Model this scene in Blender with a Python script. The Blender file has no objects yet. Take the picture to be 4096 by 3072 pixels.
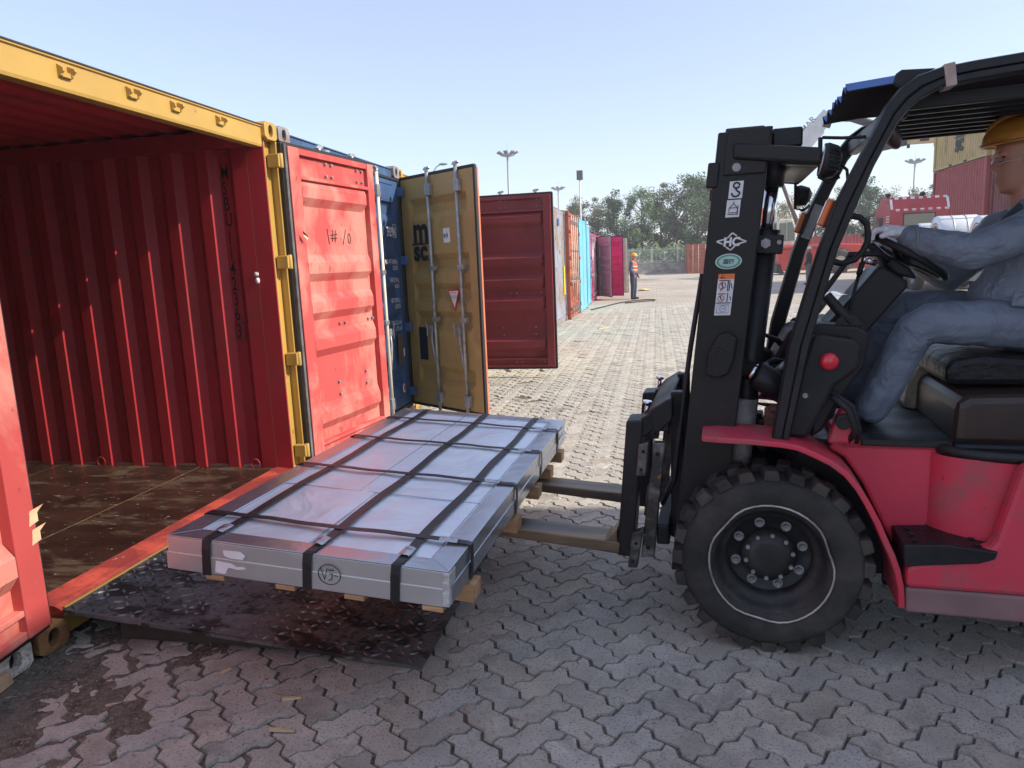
import bpy, math, random
from mathutils import Matrix, Vector
random.seed(7)
S = bpy.context.scene
COL = S.collection
PI = math.pi

# ---------------------------------------------------------------- camera, sky, sun, exposure
def set_camera():
    yaw, pitch, roll = .2018, -.1664, -.0426
    fwd = Vector((-math.sin(yaw)*math.cos(pitch), math.cos(yaw)*math.cos(pitch), math.sin(pitch)))
    rt = Vector((math.cos(yaw), math.sin(yaw), 0)); up = rt.cross(fwd)
    r = math.cos(roll)*rt + math.sin(roll)*up
    u = -math.sin(roll)*rt + math.cos(roll)*up
    cam = bpy.data.cameras.new('camera'); cam.sensor_width = 36; cam.lens = 2872/4096*36
    cam.clip_start = .05; cam.clip_end = 3000
    o = bpy.data.objects.new('camera', cam); COL.objects.link(o)
    m = Matrix((r, u, -fwd)).transposed().to_4x4(); m.translation = (2.569, -2.357, 1.5745)
    o.matrix_world = m; S.camera = o
set_camera()
SUN_DIR = Vector((1.0, -.045, .68)).normalized()          # towards the sun
W = bpy.data.worlds.new('World'); S.world = W; W.use_nodes = True
_n = W.node_tree.nodes; _bg = _n['Background']
sky = _n.new('ShaderNodeTexSky'); sky.sky_type = 'NISHITA'; sky.sun_disc = False
sky.sun_elevation = math.asin(SUN_DIR.z); sky.sun_rotation = math.atan2(SUN_DIR.x, SUN_DIR.y)
sky.altitude = 0; sky.air_density = .9; sky.dust_density = .6; sky.ozone_density = 1.0
_mx = _n.new('ShaderNodeMix'); _mx.data_type = 'RGBA'; _mx.inputs[0].default_value = .28      # thin even overcast veil
_mx.inputs[7].default_value = (3.6, 3.45, 4.3, 1)
W.node_tree.links.new(sky.outputs[0], _mx.inputs[6])
W.node_tree.links.new(_mx.outputs[2], _bg.inputs[0]); _bg.inputs[1].default_value = .15
sl = bpy.data.lights.new('sun', 'SUN'); sl.energy = 3.8; sl.angle = math.radians(.53); sl.color = (1, .90, .76)
so = bpy.data.objects.new('sun', sl); COL.objects.link(so); so.rotation_euler = SUN_DIR.to_track_quat('Z', 'Y').to_euler()
so.location = (20, -5, 20)
S.view_settings.view_transform = 'Standard'; S.view_settings.look = 'None'
S.view_settings.exposure = .78; S.view_settings.gamma = 1; S.view_settings.use_curve_mapping = False
S.render.engine = 'CYCLES'; S.cycles.max_bounces = 6; S.cycles.diffuse_bounces = 3; S.cycles.glossy_bounces = 3; S.cycles.volume_bounces = 0; S.cycles.transparent_max_bounces = 12

# ---------------------------------------------------------------- materials
MATS = {}
def mat(name, col, rough=.5, metal=0, var=.18, vs=2.5, col2=None, cov=.5, s2=1.5, soft=.12, rough2=None,
        bump=.0, bs=30, coat=0, stretch=(1, 1, 1), col3=None, cov3=.7, s3=9, emit=0, alpha=1, spec=.5, wrinkle=0, ws=3, attr=None):
    """Procedural paint / concrete / cloth: a base colour with soft variation, one or two layers of wear, fine relief."""
    if name in MATS: return MATS[name]
    m = bpy.data.materials.new(name); m.use_nodes = True; MATS[name] = m
    nt = m.node_tree; N = nt.nodes; L = nt.links; b = N['Principled BSDF']
    tc = N.new('ShaderNodeTexCoord'); oi = N.new('ShaderNodeObjectInfo')
    mp = N.new('ShaderNodeMapping'); mp.inputs['Scale'].default_value = stretch
    L.new(tc.outputs['Object'], mp.inputs['Vector'])
    mul = N.new('ShaderNodeMath'); mul.operation = 'MULTIPLY'; mul.inputs[1].default_value = 57.3
    L.new(oi.outputs['Random'], mul.inputs[0])
    L.new(mul.outputs[0], mp.inputs['Location'])
    def noise(scale, detail=3, rgh=.6, dist=0):
        n = N.new('ShaderNodeTexNoise')
        n.inputs['Scale'].default_value = scale; n.inputs['Detail'].default_value = detail
        n.inputs['Roughness'].default_value = rgh; n.inputs['Distortion'].default_value = dist
        L.new(mp.outputs[0], n.inputs['Vector']); return n
    def ramp(src, a, c):
        r = N.new('ShaderNodeMapRange'); r.inputs[1].default_value = a; r.inputs[2].default_value = c
        L.new(src, r.inputs[0]); return r.outputs[0]
    def mix(fac, a, c, mode='MIX'):
        x = N.new('ShaderNodeMix'); x.data_type = 'RGBA'; x.blend_type = mode
        if isinstance(fac, float): x.inputs[0].default_value = fac
        else: L.new(fac, x.inputs[0])
        for i, v in ((6, a), (7, c)):
            if isinstance(v, tuple): x.inputs[i].default_value = (*v, 1)
            else: L.new(v, x.inputs[i])
        return x.outputs[2]
    c = col
    if attr:
        at = N.new('ShaderNodeAttribute'); at.attribute_name = attr
        c = mix(1.0, col, at.outputs['Color'], 'MULTIPLY')
    if var:
        n1 = noise(vs); lo = tuple(x*(1-var) for x in col); hi = tuple(min(1, x*(1+var)) for x in col)
        v = mix(ramp(n1.outputs[0], .3, .7), (1-var,)*3, (1+var,)*3)
        c = mix(1.0, c, v, 'MULTIPLY')
    rs = None
    if col2:
        n2 = noise(s2, 5, .65, .3); f2 = ramp(n2.outputs[0], cov-soft, cov+soft)
        c = mix(f2, c, col2)
        if rough2 is not None:
            r = N.new('ShaderNodeMapRange'); r.inputs[3].default_value = rough; r.inputs[4].default_value = rough2
            L.new(f2, r.inputs[0]); rs = r.outputs[0]
    if col3:
        n3 = noise(s3, 4, .7); c = mix(ramp(n3.outputs[0], cov3-.04, cov3+.04), c, col3)
    if isinstance(c, tuple): b.inputs['Base Color'].default_value = (*c, 1)
    else: L.new(c, b.inputs['Base Color'])
    if rs: L.new(rs, b.inputs['Roughness'])
    else: b.inputs['Roughness'].default_value = rough
    b.inputs['Metallic'].default_value = metal
    b.inputs['Specular IOR Level'].default_value = spec
    b.inputs['Coat Weight'].default_value = coat
    last = None
    if wrinkle:
        nw = noise(ws, 3, .55, 1.0); bw = N.new('ShaderNodeBump'); bw.inputs['Strength'].default_value = wrinkle
        bw.inputs['Distance'].default_value = .05; L.new(nw.outputs[0], bw.inputs['Height']); last = bw
    if bump:
        nb = noise(bs, 3, .7); bb = N.new('ShaderNodeBump'); bb.inputs['Strength'].default_value = bump
        bb.inputs['Distance'].default_value = .01; L.new(nb.outputs[0], bb.inputs['Height'])
        if last: L.new(last.outputs[0], bb.inputs['Normal'])
        last = bb
    if last: L.new(last.outputs[0], b.inputs['Normal'])
    if emit:
        b.inputs['Emission Strength'].default_value = emit
        b.inputs['Emission Color'].default_value = (*col, 1)
    return m
def glass(name, col, rough=.05):
    m = mat(name, col, rough, var=0, spec=.8, coat=.6); return m

# ---------------------------------------------------------------- mesh building
ORG = {}
class MB:
    """Collects polygons in world space (through .M) and links them as ONE mesh object."""
    def __init__(s, M=None): s.v = []; s.f = []; s.sm = []; s.M = M
    def add(s, vs, fs, smooth=False):
        o = len(s.v)
        s.v += [tuple(s.M @ Vector(p)) for p in vs] if s.M else [tuple(p) for p in vs]
        s.f += [tuple(i+o for i in f) for f in fs]; s.sm += [smooth]*len(fs); return s
    def box(s, x0, x1, y0, y1, z0, z1):
        if x0 > x1: x0, x1 = x1, x0
        if y0 > y1: y0, y1 = y1, y0
        if z0 > z1: z0, z1 = z1, z0
        return s.add([(x0,y0,z0),(x1,y0,z0),(x1,y1,z0),(x0,y1,z0),(x0,y0,z1),(x1,y0,z1),(x1,y1,z1),(x0,y1,z1)],
              [(0,3,2,1),(4,5,6,7),(0,1,5,4),(1,2,6,5),(2,3,7,6),(3,0,4,7)])
    def hexa(s, p):                                         # 8 corners, bottom ring then top ring
        return s.add(p, [(0,3,2,1),(4,5,6,7),(0,1,5,4),(1,2,6,5),(2,3,7,6),(3,0,4,7)])
    def beam(s, p0, p1, w, h, up=(0, 0, 1)):
        p0, p1 = Vector(p0), Vector(p1); d = (p1-p0).normalized(); u = Vector(up)
        r = d.cross(u)
        if r.length < 1e-4: r = d.cross(Vector((0, 1, 0)))
        r.normalize(); u = r.cross(d)
        a = [r*i*w/2+u*j*h/2 for i, j in ((-1,-1),(1,-1),(1,1),(-1,1))]
        return s.add([p0+q for q in a]+[p1+q for q in a], [(0,1,2,3),(7,6,5,4),(0,4,5,1),(1,5,6,2),(2,6,7,3),(3,7,4,0)])
    def cyl(s, p0, p1, r0, r1=None, n=16, caps=True, smooth=True):
        return s.tube([p0, p1], [r0, r0 if r1 is None else r1], n, caps, smooth)
    def tube(s, pts, r, n=10, caps=True, smooth=True, closed=False, flat=1.0, up=None):
        pts = [Vector(p) for p in pts]; k = len(pts); rs = r if isinstance(r, (list, tuple)) else [r]*k
        vs = []; prev = None
        for i, p in enumerate(pts):
            if closed: d = pts[(i+1) % k]-pts[i-1]
            else: d = pts[min(i+1, k-1)]-pts[max(i-1, 0)]
            d.normalize()
            if prev is None:
                a = Vector(up) if up else (Vector((0, 0, 1)) if abs(d.z) < .9 else Vector((1, 0, 0)))
            else: a = prev
            x = a - d*a.dot(d)
            if x.length < 1e-6: x = d.orthogonal()
            x.normalize(); prev = x; y = d.cross(x)
            vs += [p+x*(rs[i]*math.cos(2*PI*j/n))+y*(rs[i]*flat*math.sin(2*PI*j/n)) for j in range(n)]
        fs = []
        for i in range(k if closed else k-1):
            i2 = (i+1) % k
            fs += [(i*n+j, i*n+(j+1) % n, i2*n+(j+1) % n, i2*n+j) for j in range(n)]
        s.add(vs, fs, smooth)
        if caps and not closed:
            o = len(s.v)-len(vs)
            s.f += [tuple(o+j for j in reversed(range(n))), tuple(o+(k-1)*n+j for j in range(n))]; s.sm += [False]*2
        return s
    def lathe(s, prof, c, ax='y', n=32, smooth=True):
        """prof: (radius, offset along the axis)"""
        c = Vector(c); vs = []
        for r, h in prof:
            for j in range(n):
                a = 2*PI*j/n; u, v = r*math.cos(a), r*math.sin(a)
                vs.append(c+(Vector((u, h, v)) if ax == 'y' else Vector((h, u, v)) if ax == 'x' else Vector((u, v, h))))
        fs = []
        for i in range(len(prof)-1):
            fs += [(i*n+j, (i+1)*n+j, (i+1)*n+(j+1) % n, i*n+(j+1) % n) for j in range(n)]
        return s.add(vs, fs, smooth)
    def prism(s, poly, ax, lo, hi):
        """poly in the plane across the axis: ax x -> (y,z), y -> (x,z), z -> (x,y)"""
        f = {'x': lambda p, h: (h, p[0], p[1]), 'y': lambda p, h: (p[0], h, p[1]), 'z': lambda p, h: (p[0], p[1], h)}[ax]
        n = len(poly)
        return s.add([f(p, lo) for p in poly]+[f(p, hi) for p in poly],
              [tuple(range(n)), tuple(reversed(range(n, 2*n)))]+[(i, i+n, (i+1) % n+n, (i+1) % n) for i in range(n)])
    def ribbon(s, prof, fn0, fn1, th=None):
        """a sheet swept between two ends: prof points mapped by fn0 and fn1; th: offset vector for a back side"""
        n = len(prof); vs = [fn0(p) for p in prof]+[fn1(p) for p in prof]
        s.add(vs, [(i, i+1, n+i+1, n+i) for i in range(n-1)])
        if th is not None:
            t = Vector(th); s.add([Vector(v)+t for v in vs], [(n+i, n+i+1, i+1, i) for i in range(n-1)])
        return s
    def ell(s, c, r, nu=16, nv=10, M=None):
        vs = []; c = Vector(c)
        for i in range(nv+1):
            t = PI*i/nv
            for j in range(nu):
                a = 2*PI*j/nu; p = Vector((r[0]*math.sin(t)*math.cos(a), r[1]*math.sin(t)*math.sin(a), r[2]*math.cos(t)))
                vs.append(c+(M @ p if M else p))
        return s.add(vs, [(i*nu+j, (i+1)*nu+j, (i+1)*nu+(j+1) % nu, i*nu+(j+1) % nu) for i in range(nv) for j in range(nu)], True)
    def grid(s, fn, nu, nv, smooth=True):
        vs = [fn(i/nu, j/nv) for j in range(nv+1) for i in range(nu+1)]; k = nu+1
        return s.add(vs, [(j*k+i, j*k+i+1, (j+1)*k+i+1, (j+1)*k+i) for j in range(nv) for i in range(nu)], smooth)
    def build(s, name, m, parent=None, bevel=0, org=None, seg=2):
        o0 = Vector(org) if org is not None else (ORG[parent.name] if parent else Vector((0, 0, 0)))
        me = bpy.data.meshes.new(name)
        me.from_pydata([(v[0]-o0.x, v[1]-o0.y, v[2]-o0.z) for v in s.v], [], s.f)
        me.polygons.foreach_set('use_smooth', s.sm); me.validate(); me.update()
        ob = bpy.data.objects.new(name, me); COL.objects.link(ob)
        if m: me.materials.append(m)
        if parent: ob.parent = parent
        else: ob.location = o0
        ORG[ob.name] = o0
        if bevel:
            b = ob.modifiers.new('bevel', 'BEVEL'); b.width = bevel; b.segments = seg; b.limit_method = 'ANGLE'
            b.angle_limit = math.radians(38)
        return ob
def tag(o, label, cat, group=None, kind=None):
    if label: o['label'] = label
    if cat: o['category'] = cat
    if group: o['group'] = group
    if kind: o['kind'] = kind
    return o
def thing(name, label, cat, loc, group=None):
    o = bpy.data.objects.new(name, None); COL.objects.link(o); o.location = loc; o.empty_display_size = .2
    ORG[o.name] = Vector(loc); return tag(o, label, cat, group)
def structure(o): o['kind'] = 'structure'; return o
def copy_tree(o, delta, parent=None):
    c = o.copy(); COL.objects.link(c); c.parent = parent
    if parent is None: c.location = o.location+Vector(delta)
    ORG[c.name] = ORG[o.name]
    for ch in list(o.children): copy_tree(ch, delta, c)
    return c
def text(parent, s, loc, right, up, size, m, name='lettering', bold=0, sx=1, align='LEFT', space=1, lift=.002):
    """Lettering as a thin mesh lying on a surface."""
    cu = bpy.data.curves.new(name, 'FONT'); cu.body = s; cu.size = size; cu.offset = bold; cu.align_x = align
    cu.space_line = space; cu.resolution_u = 3
    t = bpy.data.objects.new('tmp', cu); COL.objects.link(t)
    dg = bpy.context.evaluated_depsgraph_get(); me = bpy.data.meshes.new_from_object(t.evaluated_get(dg))
    bpy.data.objects.remove(t)
    r = Vector(right).normalized(); u = Vector(up).normalized(); n = r.cross(u); o0 = ORG[parent.name]
    L = Vector(loc)-o0+n*lift
    for v in me.vertices: v.co = L+r*(v.co.x*sx)+u*v.co.y
    me.materials.clear(); me.materials.append(m); me.name = name
    ob = bpy.data.objects.new(name, me); COL.objects.link(ob); ob.parent = parent; ORG[ob.name] = o0
    return ob
def lerp(a, b, t): return a+(b-a)*t
def frame_m(o, x, y, z):
    m = Matrix((Vector(x), Vector(y), Vector(z))).transposed().to_4x4(); m.translation = o; return m
def oval(cx, cy, a, b, n=16, p=2.6):
    r = []
    for i in range(n):
        t = 2*PI*i/n+PI/n; c, s_ = math.cos(t), math.sin(t)
        r.append((cx+a*math.copysign(abs(c)**(2/p), c), cy+b*math.copysign(abs(s_)**(2/p), s_)))
    return r
# ---------------------------------------------------------------- ground, pavement
from mathutils import noise as mnoise
def fnoise(x, y, z=0, oct=4): return mnoise.fractal(Vector((x, y, z)), 1.0, 2.0, oct)
m_soil = mat('soil', (.115, .098, .077), .95, var=.5, vs=14, col2=(.20, .17, .13), cov=.55, s2=45, soft=.05, col3=(.42, .38, .31), cov3=.63, s3=110, bump=1.0, bs=90)
m_paver = mat('concrete_paver', (.51, .485, .42), .9, var=.18, vs=7, col2=(.26, .24, .21), cov=.65, s2=2.6, soft=.09, col3=(.26, .25, .22), cov3=.58, s3=110, bump=.9, bs=150, attr='tint')
def far_paving():
    m = mat('far_paving', (.48, .43, .355), .9, var=.16, vs=.35, col2=(.36, .32, .27), cov=.62, s2=.5, soft=.12, bump=.3, bs=30)
    nt = m.node_tree; N = nt.nodes; b = N['Principled BSDF']; src = b.inputs['Base Color'].links[0].from_socket
    tc = N.new('ShaderNodeTexCoord'); mp = N.new('ShaderNodeMapping'); mp.inputs['Rotation'].default_value = (0, 0, PI/4); nt.links.new(tc.outputs['Object'], mp.inputs['Vector'])
    br = N.new('ShaderNodeTexBrick'); br.inputs['Scale'].default_value = 1; br.inputs['Brick Width'].default_value = .22; br.inputs['Row Height'].default_value = .11; br.inputs['Mortar Size'].default_value = .006
    br.inputs['Color1'].default_value = (1.06, 1.05, 1.03, 1); br.inputs['Color2'].default_value = (.90, .90, .90, 1); br.inputs['Mortar'].default_value = (.42, .40, .37, 1); nt.links.new(mp.outputs[0], br.inputs['Vector'])
    x = N.new('ShaderNodeMix'); x.data_type = 'RGBA'; x.blend_type = 'MULTIPLY'; x.inputs[0].default_value = 1; nt.links.new(src, x.inputs[6]); nt.links.new(br.outputs[0], x.inputs[7]); nt.links.new(x.outputs[2], b.inputs['Base Color'])
    return m
g = MB().add([(-300, -80, -.011), (400, -80, -.011), (400, 420, -.011), (-300, 420, -.011)], [(0, 1, 2, 3)])
structure(g.build('ground', m_soil))
PAVE_END = 21.0
g = MB().grid(lambda u, v: (lerp(-1, 60, u), lerp(PAVE_END-.2, 70, v), -.004), 1, 1)
pavement = structure(g.build('pavement', far_paving()))
MB().add([(3.8, -2.2, -.006), (18.4, 21, -.006), (70, 21, -.006), (70, -50, -.006), (-30, -50, -.006), (-30, -2.2, -.006)], [(0, 1, 2, 3, 4, 5)]).build('yard_paving', MATS['far_paving'], pavement)
U = .1155; PX, PY = 2.099, -.016; Q = math.sqrt(.5)
def to_world(a, b): return (PX+(a-b)*Q*U, PY+(a+b)*Q*U)
def uedge(p, q):
    (i, j), (k, l) = p, q
    if abs(i-k) == 1:                                   # along a
        d = k-i; lo = min(i, k); pts = [(lo+.33, j+.105), (lo+.67, j-.105)]
        return pts if d > 0 else pts[::-1]
    d = l-j; lo = min(j, l); pts = [(i-.105, lo+.33), (i+.105, lo+.67)]
    return pts if d > 0 else pts[::-1]
def paver_outline(i, j, horiz):
    c = [(i, j), (i+1, j), (i+2, j), (i+2, j+1), (i+1, j+1), (i, j+1)] if horiz else [(i, j), (i+1, j), (i+1, j+1), (i+1, j+2), (i, j+2), (i, j+1)]
    out = []
    for n in range(6):
        out.append(c[n]); out += uedge(c[n], c[(n+1) % 6])
    return [to_world(*p) for p in out]
def offset(poly, d):
    n = len(poly); r = []
    for k in range(n):
        (x0, y0), (x1, y1), (x2, y2) = poly[k-1], poly[k], poly[(k+1) % n]
        ax, ay = x1-x0, y1-y0; bx, by = x2-x1, y2-y1
        la, lb = math.hypot(ax, ay), math.hypot(bx, by)
        nx, ny = -(ay/la+by/lb), (ax/la+bx/lb); l = math.hypot(nx, ny) or 1
        r.append((x1+nx/l*d, y1+ny/l*d))
    return r
def broken(x, y):                                       # where tyres and water have broken the paving up
    return max(0., min(1., (1.55-x-(y+.2)*.25)*.9+.9*fnoise(x*1.9, y*1.9, 3)-.32)) if y < 1.0 else max(0, .55*fnoise(x*.5, y*.5, 5)-.05)
def paver_geo(i, j, horiz, rnd):
    o = paver_outline(i, j, horiz); cx = sum(p[0] for p in o)/18; cy = sum(p[1] for p in o)/18
    br = broken(cx, cy); near = cy < 3
    if near: o = [(x+rnd.gauss(0, .0012+.006*br), y+rnd.gauss(0, .0012+.006*br)) for x, y in o]
    gap = .0030+.0018*rnd.random()+.013*br*rnd.random()
    a = offset(o, gap); b = offset(o, gap+.0035+.006*br*rnd.random())
    dz = rnd.gauss(0, .0012+.002*br)-.005*br*rnd.random()-(.010 if rnd.random() < .22*br else 0); tx, ty = rnd.gauss(0, .007), rnd.gauss(0, .007)
    dx, dy = rnd.gauss(0, .0012), rnd.gauss(0, .0012)
    vs = [(x+dx, y+dy, -.016) for x, y in a]
    vs += [(x+dx, y+dy, dz+(x-cx)*tx+(y-cy)*ty-(rnd.random()*.004*br if near else 0)) for x, y in b]
    t = rnd.gauss(1, .075); w = rnd.gauss(0, .02)
    return vs, cx, cy, (t*(1+w), t, t*(1-w), 1)
PF = [tuple(range(18, 36))]+[(k, (k+1) % 18, 18+(k+1) % 18, 18+k) for k in range(18)]
def lay_pavers():
    rnd = random.Random(3); allp = []
    n = 240
    for i in range(-n, n):
        for j in range(-n, n):
            k = (i-j) % 4
            if k not in (0, 3): continue
            x, y = to_world(i+1, j+.5) if k == 0 else to_world(i+.5, j+1)
            if y > PAVE_END or y < -2.2 or x < -.75: continue
            if x > 2.57+(y+2.36)*.62+1.2 or x < 2.0-(y+2.36)*1.35: continue
            if y > 2.5 and x < -.2: continue
            allp.append((math.hypot(x-2.57, y+2.36), i, j, k == 0, x, y))
    allp.sort()
    cand = [p for p in allp if p[5] > -1.35 and not (p[4] < .0)
            and abs(math.atan2(p[4]-2.57, p[5]+2.36)+.2018) < .68 and not (.0 < p[4] < 1.6 and .2 < p[5] < 2.0) and not (2.6 < p[4] and .3 < p[5] < 1.7)]
    near = set((p[1], p[2]) for p in cand[:300])
    V = []; F = []; T = []
    for d, i, j, h, x, y in allp:
        vs, cx, cy, t = paver_geo(i, j, h, rnd)
        if (i, j) in near:
            me = bpy.data.meshes.new('paver'); me.from_pydata([(a-cx, b-cy, c) for a, b, c in vs], [], PF)
            at = me.color_attributes.new('tint', 'FLOAT_COLOR', 'POINT'); at.data.foreach_set('color', list(t)*36)
            me.materials.append(m_paver); ob = bpy.data.objects.new('paver', me); COL.objects.link(ob)
            ob.location = (cx, cy, 0); ob.parent = pavement
        else:
            o = len(V); V += vs; F += [tuple(q+o for q in f) for f in PF]; T += list(t)*36
    me = bpy.data.meshes.new('distant_pavers'); me.from_pydata(V, [], F)
    at = me.color_attributes.new('tint', 'FLOAT_COLOR', 'POINT'); at.data.foreach_set('color', T)
    me.materials.append(m_paver); ob = bpy.data.objects.new('distant_pavers', me); COL.objects.link(ob)
    ob.parent = pavement; ob['kind'] = 'stuff'
lay_pavers()
def soil_sheet():
    def f(u, v):
        x, y = lerp(-.7, 3.2, u), lerp(-1.75, .9, v)
        b = broken(x, y)
        z = -.0092+.0072*max(0, b-.15)+.007*(.25+b)*fnoise(x*5, y*5, 1)+.0035*fnoise(x*19, y*19, 2)
        return (x, y, min(z, .008))
    g = MB().grid(f, 300, 200); o = g.build('soil', m_soil); tag(o, 'dark crumbly soil and grit filling the broken paving joints', 'soil', kind='stuff')
    # chips, straw and leaf bits lying on it
    rnd = random.Random(11); g = MB()
    for _ in range(1100):
        x, y = rnd.uniform(-.3, 2.6), rnd.uniform(-1.4, .75)
        if rnd.random() > .15+broken(x, y): continue
        a = rnd.uniform(0, PI); l = rnd.choice([.003, .004, .005, .009, .018])*rnd.uniform(.6, 1.3); w = .0014+l*.10
        c, s_ = math.cos(a), math.sin(a); z = .004+.006*broken(x, y); h = .003
        g.add([(x-c*l-s_*w, y-s_*l+c*w, z), (x+c*l-s_*w, y+s_*l+c*w, z), (x+c*l+s_*w, y+s_*l-c*w, z+h), (x-c*l+s_*w, y-s_*l-c*w, z+h), (x, y, z-.004)],
              [(0, 1, 2, 3), (0, 4, 1), (1, 4, 2), (2, 4, 3), (3, 4, 0)])
    o = g.build('grit', mat('straw', (.30, .24, .15), .9, var=.5, vs=6)); tag(o, 'scattered straw and grit bits on the paving', 'grit', kind='stuff')
soil_sheet()
# ---------------------------------------------------------------- containers
def paint(name, c, dirt=(.18, .11, .07), cov=.66, s2=1.3, **k):
    return mat(name, c, k.pop('rough', .48), var=k.pop('var', .12), vs=1.6, col2=dirt, cov=cov, s2=s2, soft=k.pop('soft', .07), rough2=.8, col3=k.pop('col3', (.16, .07, .04)), cov3=k.pop('cov3', .70), s3=7, bump=.08, bs=60, **k)
m_red = paint('container_red', (.44, .028, .036), (.34, .032, .032), .60)
m_reddoor = mat('scuffed_red', (.46, .062, .058), .75, var=.15, vs=1.2, col2=(.56, .20, .16), cov=.52, s2=1.9, soft=.08, rough2=.85, col3=(.30, .04, .035), cov3=.66, s3=14, bump=.12, bs=80, stretch=(1, 1, .8))
m_dred = paint('container_dark_red', (.21, .026, .030), (.16, .025, .025), .6)
m_yel = paint('container_yellow', (.45, .28, .065), (.36, .22, .06), .68)
m_gold = paint('container_gold', (.40, .275, .10), (.32, .215, .085), .6)
m_blue = paint('container_blue', (.045, .105, .235), (.035, .065, .13), .6)
m_rust = mat('rusty_steel', (.23, .235, .25), .75, var=.3, vs=8, col2=(.28, .11, .05), cov=.60, s2=14, bump=.3, bs=60)
m_galv = mat('galvanised', (.42, .43, .44), .45, .6, var=.2, vs=12, col2=(.25, .24, .23), cov=.6, s2=18, bump=.1)
m_rub = mat('black_rubber', (.016, .016, .018), .6, var=.3, vs=8)
m_greyrub = mat('grey_rubber', (.10, .10, .105), .6, var=.4, vs=10)
m_black = mat('black_print', (.012, .012, .015), .6, var=.1)
m_white = mat('white_print', (.78, .78, .76), .6, var=.1, vs=9)
m_dark = mat('dark_hollow', (.012, .011, .010), .9, var=0)  # near-black colour painted in for the shade inside holes; eyes use it too
RIBS = [2.15, 1.60, 1.31, 1.03, .47]
def casting(parent, x, y0, y1, z0, z1, m, sgn=1, depth=.178):
    """Corner fitting with an open oval hole in the end face. x: end plane."""
    g = MB(); n = 16; cy, cz = (y0+y1)/2, (z0+z1)/2; ho = oval(cy, cz, .030, .040, n, 2.2)
    out = []
    for i in range(n):
        t = 2*PI*i/n+PI/n; c, s_ = math.cos(t), math.sin(t); k = max(abs(c), abs(s_))
        out.append((cy+(y1-y0)/2*c/k, cz+(z1-z0)/2*s_/k))
    V = [(x, a, b) for a, b in out]+[(x, a, b) for a, b in ho]+[(x-sgn*.045, a, b) for a, b in ho]+[(x-sgn*depth, a, b) for a, b in out]
    F = []
    for i in range(n):
        j = (i+1) % n
        F += [(i, j, n+j, n+i), (n+i, n+j, 2*n+j, 2*n+i), (i, 3*n+i, 3*n+j, j)]
    F.append(tuple(range(3*n, 4*n)))
    g.add(V, F); o = g.build('corner_casting', m, parent, .004)
    MB().add([(x-sgn*.044, a, b) for a, b in ho], [tuple(range(n))]).build('socket', m_dark, o)
    return o
def corr(x_hi, x_lo, pitch=.2715, phase=-.409, d=.048):
    """points (x, depth 0..d) of a trapezoid corrugation from x_hi down to x_lo"""
    k0 = math.floor((phase-x_hi)/pitch)-1; pts = []
    for k in range(k0, k0+200):
        b = phase-k*pitch
        for s_, dd in ((0, 0), (.054, d), (.135, d), (.189, 0)):
            x = b-s_
            if x_lo < x < x_hi: pts.append((x, dd))
        if b < x_lo: break
    pts.sort(reverse=True)
    return [(x_hi, pts[0][1])]+pts+[(x_lo, pts[-1][1])]
def shell(parent, x0, y0, H, m_out, m_in=None, L=6.058, Wd=2.438, wi=0):
    """Side walls, roof, rails and the far end of a container."""
    m_in = m_in or m_out; x1 = x0-.16; x2 = x0-L; zt = H-.055
    p = corr(x1, x2+.1)
    for side in (0, 1):
        ya = y0+(.072+wi) if side == 0 else y0+Wd-(.072+wi); sg = 1 if side == 0 else -1
        MB().ribbon(p, lambda q: (q[0], ya-sg*.036+sg*q[1], .155), lambda q: (q[0], ya-sg*.036+sg*q[1], zt)).build('side_wall', m_in, parent)
        MB().ribbon(p, lambda q: (q[0], ya-sg*.038+sg*q[1]-sg*.003, .155), lambda q: (q[0], ya-sg*.041+sg*q[1], zt)).build('outer_wall', m_out, parent)
        yo = y0+.012 if side == 0 else y0+Wd-.012
        MB().box(x0-.17, x2+.17, yo, yo+sg*.055, .02, .155).build('bottom_rail', m_out, parent)
        MB().box(x0-.17, x2+.17, yo, yo+sg*.06, H-.075, H-.012).build('top_rail', m_out, parent)
    pr = corr(x1+.05, x2+.1, .209, x0-.3, .020)
    MB().ribbon(pr, lambda q: (q[0], y0+.07, zt+.016+q[1]), lambda q: (q[0], y0+Wd-.07, zt+.016+q[1])).build('roof_panel', m_in, parent)
    MB().ribbon(pr, lambda q: (q[0], y0+.07, zt+.019+q[1]), lambda q: (q[0], y0+Wd-.07, zt+.019+q[1])).build('roof_skin', m_out, parent)
    MB().box(x2+.02, x2+.10, y0+.06, y0+Wd-.06, .15, zt).build('end_wall', m_in, parent)
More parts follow.
